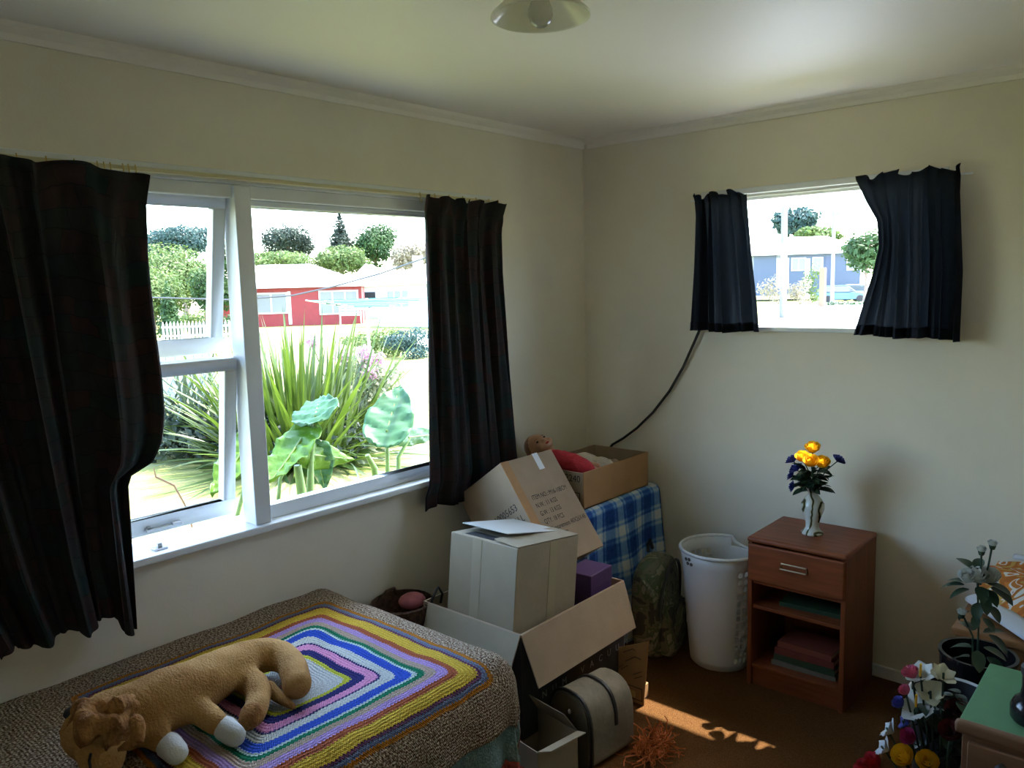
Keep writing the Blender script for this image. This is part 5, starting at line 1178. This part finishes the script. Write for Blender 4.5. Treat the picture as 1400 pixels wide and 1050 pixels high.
# ================================================================== BEDSIDE CABINET
def timber(name, c1, c2, ax):
    return mat(name, c1, 0.42, scale=9, col2=c2, stretch=ax, spec=0.35, detail=5)
M_mah = timber('mahogany_upright', (0.15, 0.036, 0.011), (0.21, 0.056, 0.018), (6, 6, 0.6)); M_maht = timber('mahogany_flat', (0.17, 0.042, 0.013), (0.24, 0.066, 0.021), (0.6, 6, 6))
N0 = Vector((1.265, -0.215, FZ)); NW, ND, NH = 0.385, 0.355, 0.625
Nc = thing('bedside_cabinet', 'mahogany bedside cabinet with drawer and open shelves below the small window', 'cabinet', tuple(N0))
w, d = NW / 2, ND / 2
for s in (-1, 1): MB().box((s * w - (0.018 if s > 0 else 0), -d, 0.0), (s * w + (0.018 if s < 0 else 0), d, NH - 0.022)).obj('side_panel', M_mah, Nc, bevel=0.002)
MB().box((-w - 0.004, -d - 0.006, NH - 0.022), (w + 0.004, d, NH)).obj('top', M_maht, Nc, bevel=0.010, seg=4)
MB().box((-w + 0.018, d - 0.008, 0.06), (w - 0.018, d - 0.002, NH - 0.022)).obj('back_panel', M_mah, Nc)
MB().box((-w + 0.018, -d + 0.006, 0.075), (w - 0.018, d - 0.008, 0.090)).obj('bottom_shelf', M_maht, Nc, bevel=0.002)
MB().box((-w + 0.018, -d + 0.012, 0.325), (w - 0.018, d - 0.008, 0.340)).obj('shelf', M_maht, Nc, bevel=0.002)
MB().box((-w + 0.018, -d + 0.014, 0.0), (w - 0.018, -d + 0.030, 0.074)).obj('plinth', M_maht, Nc, bevel=0.002)
MB().box((-w + 0.018, -d + 0.01, 0.432), (w - 0.018, d - 0.01, 0.444)).obj('drawer_rail', M_maht, Nc)
dwr = MB().box((-w + 0.004, -d - 0.012, 0.448), (w - 0.004, -d + 0.006, NH - 0.026)).obj('drawer', M_maht, Nc, bevel=0.006, seg=3)
hm = MB().tube([(-0.05, -d - 0.013, 0.527), (-0.05, -d - 0.026, 0.527), (0.05, -d - 0.026, 0.527), (0.05, -d - 0.013, 0.527)], 0.003, 8); hm.tube([(-0.05, -d - 0.014, 0.527), (-0.05, -d - 0.014, 0.545), (0.05, -d - 0.014, 0.545), (0.05, -d - 0.014, 0.527)], 0.003, 8)
hm.obj('handle', mat('tarnished_brass', (0.48, 0.40, 0.26), 0.3, metal=0.85), dwr, bevel=0)
M_page = mat('page_edges', (0.42, 0.38, 0.28), 0.9, var=0.15, scale=40, stretch=(1, 1, 30))
def book(label, loc, rz, L, W, H, m):
    b = thing('book', label, 'book', loc, rz, 'books in the bedside cabinet')
    MB().box((-L / 2 + 0.004, -W / 2 + 0.005, 0.002), (L / 2 - 0.004, W / 2 - 0.005, H - 0.002)).obj('pages', M_page, b)
    c_ = MB(); c_.box((-L / 2, -W / 2, 0), (L / 2, W / 2, 0.0025)); c_.box((-L / 2, -W / 2, H - 0.0025), (L / 2, W / 2, H)); c_.box((-L / 2, -W / 2, 0.0025), (L / 2, -W / 2 + 0.003, H - 0.0025)); c_.obj('cover', m, b)
    return b
M_bred = mat('red_book_cloth', (0.16, 0.028, 0.02), 0.6, var=0.1); M_bgrn = mat('green_book_cloth', (0.02, 0.055, 0.022), 0.6, var=0.1); M_bgry = mat('grey_book_cloth', (0.16, 0.15, 0.12), 0.6, var=0.1)
bx, by = N0.x + 0.015, N0.y - 0.03
zz = FZ + 0.0905
for lb, m_, L_, W_, H_, rz, dx in (('grey book at the bottom of the pile on the lowest shelf', M_bgry, 0.255, 0.19, 0.018, 0.03, 0.0), ('green book second from the bottom of the pile', M_bgrn, 0.245, 0.18, 0.026, -0.02, 0.005), ('red book third from the bottom of the pile', M_bred, 0.235, 0.175, 0.028, 0.03, 0.0), ('brownish red book on top of the pile', mat('brown_book_cloth', (0.20, 0.05, 0.03), 0.6), 0.215, 0.165, 0.024, -0.03, 0.004)):
    book(lb, (bx + dx, by, zz), rz, L_, W_, H_, m_); zz += H_ + 0.0004
book('thin dark green book lying on the middle shelf', (N0.x + 0.03, N0.y - 0.02, FZ + 0.3405), 0.05, 0.24, 0.18, 0.018, M_bgrn)

# ================================================================== VASE WITH FLOWERS
def marble():
    m = bpy.data.materials.new('marbled_china'); m.use_nodes = True; nt = m.node_tree; b = nt.nodes['Principled BSDF']
    tc = nt.nodes.new('ShaderNodeTexCoord'); w = nt.nodes.new('ShaderNodeTexWave'); w.inputs['Scale'].default_value = 9; w.inputs['Distortion'].default_value = 7; w.inputs['Detail'].default_value = 2; w.inputs['Detail Scale'].default_value = 1.2
    nt.links.new(tc.outputs['Object'], w.inputs[0]); r = nt.nodes.new('ShaderNodeValToRGB'); cr = r.color_ramp
    els = [(0, (0.03, 0.035, 0.02)), (0.10, (0.16, 0.13, 0.03)), (0.22, (0.55, 0.55, 0.46)), (1.0, (0.62, 0.64, 0.60))]
    while len(cr.elements) < 4: cr.elements.new(0.5)
    for e, (p, c) in zip(cr.elements, els): e.position = p; e.color = (*c, 1)
    nt.links.new(w.outputs[0], r.inputs[0]); nt.links.new(r.outputs[0], b.inputs['Base Color']); b.inputs['Roughness'].default_value = 0.12
    return m
VZ = FZ + NH + 0.0005; V0 = Vector((1.262, -0.212, VZ))
Vs = thing('vase', 'small marbled china vase on the bedside cabinet', 'vase', tuple(V0))
MB().lathe([(0, 0), (0.042, 0), (0.043, 0.006), (0.034, 0.014), (0.026, 0.028), (0.026, 0.045), (0.034, 0.075), (0.045, 0.105), (0.044, 0.125), (0.032, 0.145), (0.020, 0.160), (0.018, 0.172), (0.026, 0.186), (0.023, 0.186), (0.014, 0.172), (0.016, 0.155), (0.0, 0.10)], 32).obj('body', marble(), Vs)
M_yel = mat('yellow_petal', (0.85, 0.52, 0.02), 0.6, trans=0.3); M_blu = mat('blue_petal', (0.06, 0.07, 0.30), 0.7, var=0.3, scale=60, trans=0.2)
M_dgrn = mat('silk_leaf_dark', (0.018, 0.045, 0.022), 0.5, var=0.3, scale=20); M_wht = mat('white_petal', (0.62, 0.64, 0.60), 0.6, trans=0.25)
M_pnk = mat('pink_silk', (0.55, 0.10, 0.17), 0.6, trans=0.2); M_crm = mat('cream_petal', (0.62, 0.58, 0.40), 0.6, trans=0.25)
def petal_ring(mb, c, axis, n, r0, r1, h, cup, ph=0, wide=1.25, tip=0.6):
    """one whorl of cupped petals round axis"""
    axis = Vector(axis).normalized(); a = axis.orthogonal().normalized(); b = axis.cross(a)
    for k in range(n):
        t0 = 2 * PI * k / n + ph; rows_ = []
        for v in (0, 0.4, 0.8, 1.0):
            r = r0 + (r1 - r0) * (v ** cup); row = []
            for u in (-1, -0.4, 0.4, 1):
                th = t0 + u * (PI / n) * wide * (1 if v < 0.9 else tip); row.append(c + (a * math.cos(th) + b * math.sin(th)) * (r * (1 + 0.04 * abs(u))) + axis * (h * v * (1 - 0.1 * u * u)))
            rows_.append(row)
        vs = [p for rw in rows_ for p in rw]; mb.add(vs, [(i * 4 + j, i * 4 + j + 1, i * 4 + j + 5, i * 4 + j + 4) for i in range(3) for j in range(3)])
def rose(mb, c, axis, R):
    for i, (n, a, b_, h, cu) in enumerate(((3, 0.15, 0.28, 1.45, 0.6), (4, 0.25, 0.52, 1.45, 0.5), (5, 0.3, 0.80, 1.30, 0.45), (6, 0.3, 1.0, 1.0, 0.45))): petal_ring(mb, Vector(c) - Vector(axis).normalized() * R * 0.45, axis, n, R * a, R * b_, R * h, cu, i * 0.7)
BQ = thing('flower_bunch', 'bunch of yellow roses and blue flowers standing in the small vase', 'flowers', tuple(V0 + Vector((0, 0, 0.15))))
bqi = Matrix.Translation(-BQ.location); vt = V0 + Vector((0, 0, 0.175))
def bq(mb, name, m, par=None, inv=bqi, **k):
    o = mb.obj(name, m, par or BQ, **k); o.matrix_parent_inverse = inv; return o
stem_m = M_dgrn
def flower_on(px, py, y, R, m, kind):
    c = on_y(px, py, y); ax = (c - vt).normalized(); mb = MB()
    if kind == 'rose': rose(mb, c, (ax + Vector((0, -0.3, 0.6))).normalized(), R)
    else:
        for i in range(3): petal_ring(mb, c - ax * R * 0.4, ax, 7, R * 0.1, R * (0.5 + 0.25 * i), R * (0.9 - 0.2 * i), 0.8, i)
    f = bq(mb, 'flower', m)
    bq(MB().tube([vt - Vector((0, 0, 0.10)), vt, vt + (c - vt) * 0.5 + Vector((0, 0, 0.02)), c - ax * R * 0.4], 0.0022, 6), 'stem', stem_m)
for px, py, y, R, m_, k in ((1109, 632, -0.322, 0.030, M_yel, 'rose'), (1097, 626, -0.290, 0.027, M_yel, 'rose'), (1124, 634, -0.255, 0.030, M_yel, 'rose'), (1111, 614, -0.235, 0.030, M_yel, 'rose'),
    (1083, 628, -0.24, 0.030, M_blu, 'b'), (1088, 640, -0.25, 0.030, M_blu, 'b'), (1081, 650, -0.24, 0.022, M_blu, 'b'), (1083, 665, -0.25, 0.024, M_blu, 'b'), (1147, 628, -0.20, 0.028, M_blu, 'b')): flower_on(px, py, y, R, m_, k)
lf_small = leaf_mesh('leaf', M_dgrn, 0.062, 0.028, 5, 0.4, 0.3, 0.8)
rnd = random.Random(3)
for k in range(90):
    a = rnd.uniform(0, 2 * PI); el = rnd.uniform(-0.3, 0.75); r = rnd.uniform(0.005, 0.035)
    M = bqi @ Matrix.Translation(vt + Vector((r * math.cos(a), r * math.sin(a) - 0.012, rnd.uniform(0.0, 0.095)))) @ Matrix.Rotation(a - PI / 2, 4, 'Z') @ Matrix.Rotation(el, 4, 'X') @ Matrix.Rotation(rnd.uniform(-.7, .7), 4, 'Y') @ Matrix.Scale(rnd.uniform(.7, 1.15), 4)
    put('leaf', lf_small, BQ, M)

# ================================================================== LOWER RIGHT CORNER
M_oak = mat('orange_timber', (0.22, 0.10, 0.035), 0.4, scale=8, col2=(0.30, 0.14, 0.05), stretch=(0.6, 5, 5))
ch_w = thing('blanket_chest', 'low timber chest against the back wall right of the cabinet', 'chest', (2.15, -0.24, FZ))
ci = Matrix.Translation(-ch_w.location)
def cp_(mb, name, m, **k): o = mb.obj(name, m, ch_w, **k); o.matrix_parent_inverse = ci; return o
cp_(MB().box((1.825, -0.395, FZ + 0.02), (2.50, -0.04, 0.465)), 'body', M_oak, bevel=0.004)
cp_(MB().box((1.812, -0.41, 0.465), (2.515, -0.03, 0.490)), 'lid', M_oak, bevel=0.005)
for x in (1.84, 2.44):
    for y in (-0.38, -0.09): cp_(MB().box((x, y, FZ), (x + 0.04, y + 0.04, FZ + 0.02)), 'foot', M_oak)
def printed():
    m = bpy.data.materials.new('orange_print_cloth'); m.use_nodes = True; nt = m.node_tree; b = nt.nodes['Principled BSDF']
    uv = nt.nodes.new('ShaderNodeUVMap'); n = nt.nodes.new('ShaderNodeTexNoise'); n.inputs['Scale'].default_value = 4.5; n.inputs['Detail'].default_value = 1; n.inputs['Distortion'].default_value = 0.8
    mp = nt.nodes.new('ShaderNodeMapping'); mp.inputs['Scale'].default_value = (1.6, 1, 1); nt.links.new(uv.outputs[0], mp.inputs[0]); nt.links.new(mp.outputs[0], n.inputs[0])
    r = nt.nodes.new('ShaderNodeValToRGB'); cr = r.color_ramp; cr.interpolation = 'CONSTANT'
    els = [(0, (0.68, 0.66, 0.62)), (0.36, (0.50, 0.30, 0.07)), (0.42, (0.42, 0.13, 0.02)), (0.52, (0.55, 0.20, 0.035)), (0.57, (0.70, 0.68, 0.64)), (0.62, (0.48, 0.17, 0.03))]
    while len(cr.elements) < 6: cr.elements.new(0.5)
    for e, (p, c) in zip(cr.elements, els): e.position = p; e.color = (*c, 1)
    nt.links.new(n.outputs[0], r.inputs[0]); nt.links.new(r.outputs[0], b.inputs['Base Color']); b.inputs['Roughness'].default_value = 0.9
    return m
q = thing('folded_quilt', 'folded orange and white printed quilt with pale edge on the timber chest', 'quilt', (2.1, -0.25, 0.492)); qi = Matrix.Translation(-q.location)
FLq, FRq, BLq, BRq = Vector((1.826, -0.150, 0.500)), Vector((2.05, -0.400, 0.500)), Vector((1.885, -0.045, 0.64)), Vector((2.50, -0.045, 0.68))
def qfn(u, v):
    p = (FLq.lerp(FRq, u)).lerp(BLq.lerp(BRq, u), v); p = p + Vector((0, 0, 0.05 * math.sin(PI * min(1, v * 1.15)) + 0.012 * noise.noise(p * 9)))
    return tuple(p)
qm = MB(); NU, NV = 40, 30
qm.grid(qfn, NU, NV); top_n = len(qm.v); qm.grid(lambda u, v: (lambda p: (p[0], p[1], 0.4935))(qfn(u, v)), NU, NV)
edge = [(i, 0) for i in range(NU)] + [(NU, j) for j in range(NV)] + [(i, NV) for i in range(NU, 0, -1)] + [(0, j) for j in range(NV, 0, -1)]
ix = lambda e: e[1] * (NU + 1) + e[0]
for e0, e1_ in zip(edge, edge[1:] + edge[:1]): qm.f.append((ix(e0), ix(e1_), top_n + ix(e1_), top_n + ix(e0)))
qm.uv = [(i / NU, j / NV) for _ in (0, 1) for j in range(NV + 1) for i in range(NU + 1)]
o = qm.obj('printed_top', printed(), q); o.matrix_parent_inverse = qi
M_qw = mat('pale_quilt_edge', (0.60, 0.63, 0.68), 0.9, bump=0.2)
def qe(u, v):
    p = FLq.lerp(FRq, u); n = Vector((-0.78, -0.62, 0)); b_ = p + n * (0.012 + 0.018 * math.sin(PI * v)) + Vector((0, 0, 0.030 * (1 - v) + 0.001)); return tuple(b_ + Vector((0.78, 0.62, 0)) * 0.05 * (1 - v) ** 2)
o = MB().grid(qe, 30, 8).obj('quilt_edge', M_qw, q, thick=0.010); o.matrix_parent_inverse = qi
o = MB().box((1.93, -0.06, 0.655), (2.45, -0.035, 0.675)).obj('quilt_edge', M_qw, q, bevel=0.008); o.matrix_parent_inverse = qi

# black pot with white silk roses
M_blk = mat('black_gloss', (0.010, 0.010, 0.011), 0.18, spec=0.5); M_blkm = mat('black_matt', (0.012, 0.011, 0.012), 0.6)
Pt = thing('flower_pot', 'tall black pot holding white silk roses before the timber chest', 'pot', (1.925, -0.572, FZ))
pm_ = MB().lathe([(0, 0), (0.075, 0), (0.085, 0.02), (0.10, 0.22), (0.108, 0.44), (0.112, 0.445), (0.112, 0.455), (0.102, 0.455), (0.094, 0.22), (0.075, 0.06), (0, 0.06)], 32); pm_.obj('body', M_blk, Pt)
SR = thing('silk_roses', 'white silk roses with dark leaves standing in the tall black pot', 'flowers', (1.925, -0.572, FZ + 0.06)); sri = Matrix.Translation(-SR.location); st0 = Vector((1.925, -0.572, FZ + 0.065))
def sr(mb, name, m): o = mb.obj(name, m, SR); o.matrix_parent_inverse = sri; return o
def stem3(pts, r=0.003): sr(MB().tube(pts, r, 6), 'stem', M_dgrn)
r1 = on_y(1336, 789, -0.60); r2 = on_y(1352, 790, -0.57); b1_ = on_y(1342, 752, -0.60); b2_ = on_y(1357, 744, -0.58); r3 = on_y(1315, 838, -0.63)
stem3([st0, st0 + Vector((0, 0, 0.30)), on_y(1338, 850, -0.6), r1]); stem3([on_y(1336, 810, -0.6), on_y(1341, 775, -0.6), b1_]); stem3([on_y(1340, 800, -0.6), on_y(1351, 775, -0.58), b2_])
stem3([st0, on_y(1330, 870, -0.61), r3])
for c_, R in ((r1, 0.032), (r2, 0.032), (on_y(1322, 790, -0.62), 0.026)):
    mb = MB(); rose(mb, c_, (0.1, -0.4, 0.9), R); sr(mb, 'flower', M_wht)
for c_ in (b1_, b2_, r3):
    mb = MB(); rose(mb, c_, (0.05, -0.1, 1), 0.014); sr(mb, 'bud', M_wht)
    sr(MB().lathe([(0, -0.012), (0.007, -0.010), (0.010, 0.0), (0.008, 0.008)], 10, tuple(c_ - Vector((0, 0, 0.006)))), 'calyx', M_dgrn)
lf_big = leaf_mesh('leaf', mat('silk_leaf_green', (0.018, 0.050, 0.026), 0.35, var=0.3, scale=20), 0.072, 0.038, 6, 0.5, 0.25, 0.8)
for px, py, y, a, el, s in ((1330, 778, -0.6, 2.6, 0.5, 1.0), (1336, 778, -0.6, 1.6, 0.6, 0.9), (1322, 797, -0.61, 2.9, 0.1, 0.95), (1318, 800, -0.62, 3.2, -0.1, 1.1), (1325, 806, -0.62, 3.6, -0.3, 1.0), (1340, 802, -0.61, -1.2, -0.3, 1.0), (1350, 798, -0.6, -0.2, 0, 1.1), (1355, 803, -0.6, -0.4, -0.2, 1.2), (1348, 806, -0.61, -0.8, -0.3, 1.0), (1345, 815, -0.61, -1.0, -0.8, 0.9), (1338, 824, -0.61, -1.6, -0.9, 0.9), (1352, 828, -0.60, -0.6, -0.5, 0.9), (1326, 836, -0.62, 2.6, -0.6, 0.9), (1335, 842, -0.61, -1.5, -0.7, 0.7), (1344, 845, -0.6, -0.5, -0.4, 0.8),
    (1330, 862, -0.63, 2.4, 0.3, 1.0), (1345, 865, -0.63, 0.6, 0.3, 1.0), (1352, 868, -0.62, -0.2, -0.5, 1.2), (1328, 885, -0.72, 3.0, -0.1, 1.0), (1345, 885, -0.72, -0.1, -0.1, 1.0), (1336, 890, -0.72, -1.2, -0.6, 1.0), (1325, 898, -0.73, 2.7, -0.3, 1.0), (1350, 898, -0.73, -0.5, -0.3, 1.0)):
    put('leaf', lf_big, SR, sri @ Matrix.Translation(on_y(px, py, y)) @ Matrix.Rotation(a - PI / 2, 4, 'Z') @ Matrix.Rotation(el, 4, 'X') @ Matrix.Scale(s, 4))

# black bowl with white rim and mixed silk bouquet
Bw = thing('planter_bowl', 'black planter bowl with thin white rim before the tall black pot', 'bowl', (1.905, -0.812, FZ)); 
MB().lathe([(0, 0), (0.08, 0), (0.09, 0.02), (0.105, 0.24), (0.115, 0.405), (0.108, 0.405), (0.095, 0.22), (0.0, 0.18)], 32).obj('body', M_blkm, Bw)
MB().tube([(0.113 * math.cos(2 * PI * k / 40), 0.113 * math.sin(2 * PI * k / 40), 0.407) for k in range(41)], 0.005, 6, cap=False).obj('rim', mat('white_rim', (0.6, 0.6, 0.56), 0.35), Bw)
MF = thing('silk_bouquet', 'mixed silk bouquet of white lily, pink, blue and yellow flowers by the bowl', 'flowers', (1.85, -1.0, FZ)); mfi = Matrix.Translation(-MF.location); m0 = Vector((1.87, -1.0, FZ + 0.02))
def mf(mb, name, m): o = mb.obj(name, m, MF); o.matrix_parent_inverse = mfi; return o
def lily(c, axis, R, m):
    mb = MB(); axis = Vector(axis).normalized()
    petal_ring(mb, Vector(c) - axis * R * 0.7, axis, 3, R * 0.12, R * 0.95, R * 0.9, 1.3, 0.0, 0.62, 0.12); petal_ring(mb, Vector(c) - axis * R * 0.7, axis, 3, R * 0.12, R * 1.1, R * 0.75, 1.2, PI / 3, 0.62, 0.12); mf(mb, 'flower', m)
def mstem(c): mf(MB().tube([m0, m0.lerp(Vector(c), 0.5) + Vector((0.02, 0.02, 0.03)), Vector(c)], 0.003, 6), 'stem', M_dgrn)
Ym = -0.98
for px, py, R, m_, k, ax in ((1252, 965, 0.045, M_wht, 'l', (-0.2, -0.5, 0.6)), (1258, 918, 0.040, M_wht, 'l', (-0.2, -0.3, 0.8)), (1272, 945, 0.036, M_crm, 'l', (0.2, -0.6, 0.5)), (1246, 922, 0.024, M_pnk, 'r', (-0.4, -0.2, 0.8)), (1238, 945, 0.018, M_pnk, 'r', (-0.5, -0.2, 0.6)), (1290, 920, 0.034, M_crm, 'l', (0.3, -0.2, 0.8)),
    (1230, 962, 0.020, M_blu, 'r', (-0.6, -0.2, 0.5)), (1234, 985, 0.026, M_blu, 'l', (-0.7, -0.2, 0.3)), (1244, 1008, 0.024, mat('magenta_silk', (0.42, 0.03, 0.14), 0.6), 'r', (-0.4, -0.6, 0.5)), (1236, 1035, 0.032, M_yel, 'r', (-0.3, -0.6, 0.7)), (1268, 1042, 0.030, M_yel, 'r', (0.1, -0.6, 0.7)), (1195, 1045, 0.032, mat('red_silk', (0.45, 0.02, 0.035), 0.6), 'r', (-0.7, -0.3, 0.6)), (1182, 1052, 0.028, mat('red_silk', (0.45, 0.02, 0.035), 0.6), 'r', (-0.7, -0.3, 0.6)), (1310, 975, 0.036, mat('dark_red_silk', (0.13, 0.012, 0.018), 0.7), 'r', (0.2, -0.6, 0.6)), (1300, 1000, 0.030, mat('dark_red_silk', (0.13, 0.012, 0.018), 0.7), 'r', (0.0, -0.6, 0.6)), (1212, 995, 0.030, mat('pale_silk', (0.52, 0.55, 0.56), 0.7), 'l', (-0.7, -0.1, 0.4)), (1205, 1020, 0.030, mat('pale_silk', (0.52, 0.55, 0.56), 0.7), 'l', (-0.7, -0.2, 0.4))):
    c_ = on_y(px, py, Ym - (0.04 if py > 990 else 0))
    if k == 'l': lily(c_, ax, R, m_)
    else: mb = MB(); rose(mb, c_, ax, R); mf(mb, 'flower', m_)
    mstem(c_)
for px, py in ((1252, 962), (1258, 920)): mf(MB().tube([on_y(px, py + 4, Ym - 0.01), on_y(px + 1, py - 12, Ym - 0.05)], 0.003, 6), 'stamen', M_yel)
rnd = random.Random(9)
for k in range(70):
    px, py = rnd.uniform(1248, 1318), rnd.uniform(945, 1060); a = rnd.uniform(0, 2 * PI)
    put('leaf', lf_big, MF, mfi @ Matrix.Translation(on_y(px, py, Ym + rnd.uniform(0.0, 0.06))) @ Matrix.Rotation(a, 4, 'Z') @ Matrix.Rotation(rnd.uniform(-.8, .5), 4, 'X') @ Matrix.Scale(rnd.uniform(.6, 1.0), 4))

# green-topped low cabinet nearest the camera
Gd = thing('low_cabinet', 'brown low cabinet with green top nearest the camera at lower right', 'cabinet', (2.32, -1.06, FZ)); gi = Matrix.Translation(-Gd.location)
def gp(mb, name, m, par=None, **k): o = mb.obj(name, m, par or Gd, **k); o.matrix_parent_inverse = gi if par is None else Matrix(); return o
M_gtim = mat('dull_brown_timber', (0.16, 0.075, 0.035), 0.5, scale=8, col2=(0.21, 0.10, 0.05), stretch=(0.6, 5, 5))
gp(MB().box((2.015, -1.245, FZ), (2.62, -0.88, 0.575)), 'body', M_gtim, bevel=0.003)
gp(MB().box((2.0, -1.262, 0.575), (2.63, -1.235, 0.606)), 'top_edge', M_gtim, bevel=0.008)
gp(MB().box((2.006, -1.235, 0.575), (2.63, -0.87, 0.602)), 'top', mat('green_baize', (0.10, 0.26, 0.12), 0.7, var=0.05), bevel=0.003)
dr_ = gp(MB().box((2.03, -1.262, 0.33), (2.60, -1.246, 0.56)), 'drawer', M_gtim, bevel=0.004)
gp(MB().lathe([(0, 0), (0.009, 0.0), (0.008, 0.012), (0.014, 0.018), (0.010, 0.026), (0, 0.028)], 14, M=Matrix.Translation((2.105, -1.262, 0.525)) @ Matrix.Rotation(PI / 2, 4, 'X')), 'knob', M_pipe, dr_)
J0 = on_z(1398, 975, 0.603)
Jr = thing('glazed_jar', 'glossy black round-shouldered jar on the green cabinet top', 'jar', (2.150, -1.145, 0.6025))
MB().lathe([(0, 0), (0.046, 0), (0.052, 0.008), (0.053, 0.035), (0.046, 0.052), (0.034, 0.062), (0.030, 0.085), (0.031, 0.125), (0.027, 0.125), (0.026, 0.085), (0, 0.08)], 32).obj('body', M_blk, Jr)
MB().lathe([(0, 0.120), (0.033, 0.120), (0.034, 0.138), (0.02, 0.146), (0, 0.147)], 24).obj('stopper', M_blkm, Jr)
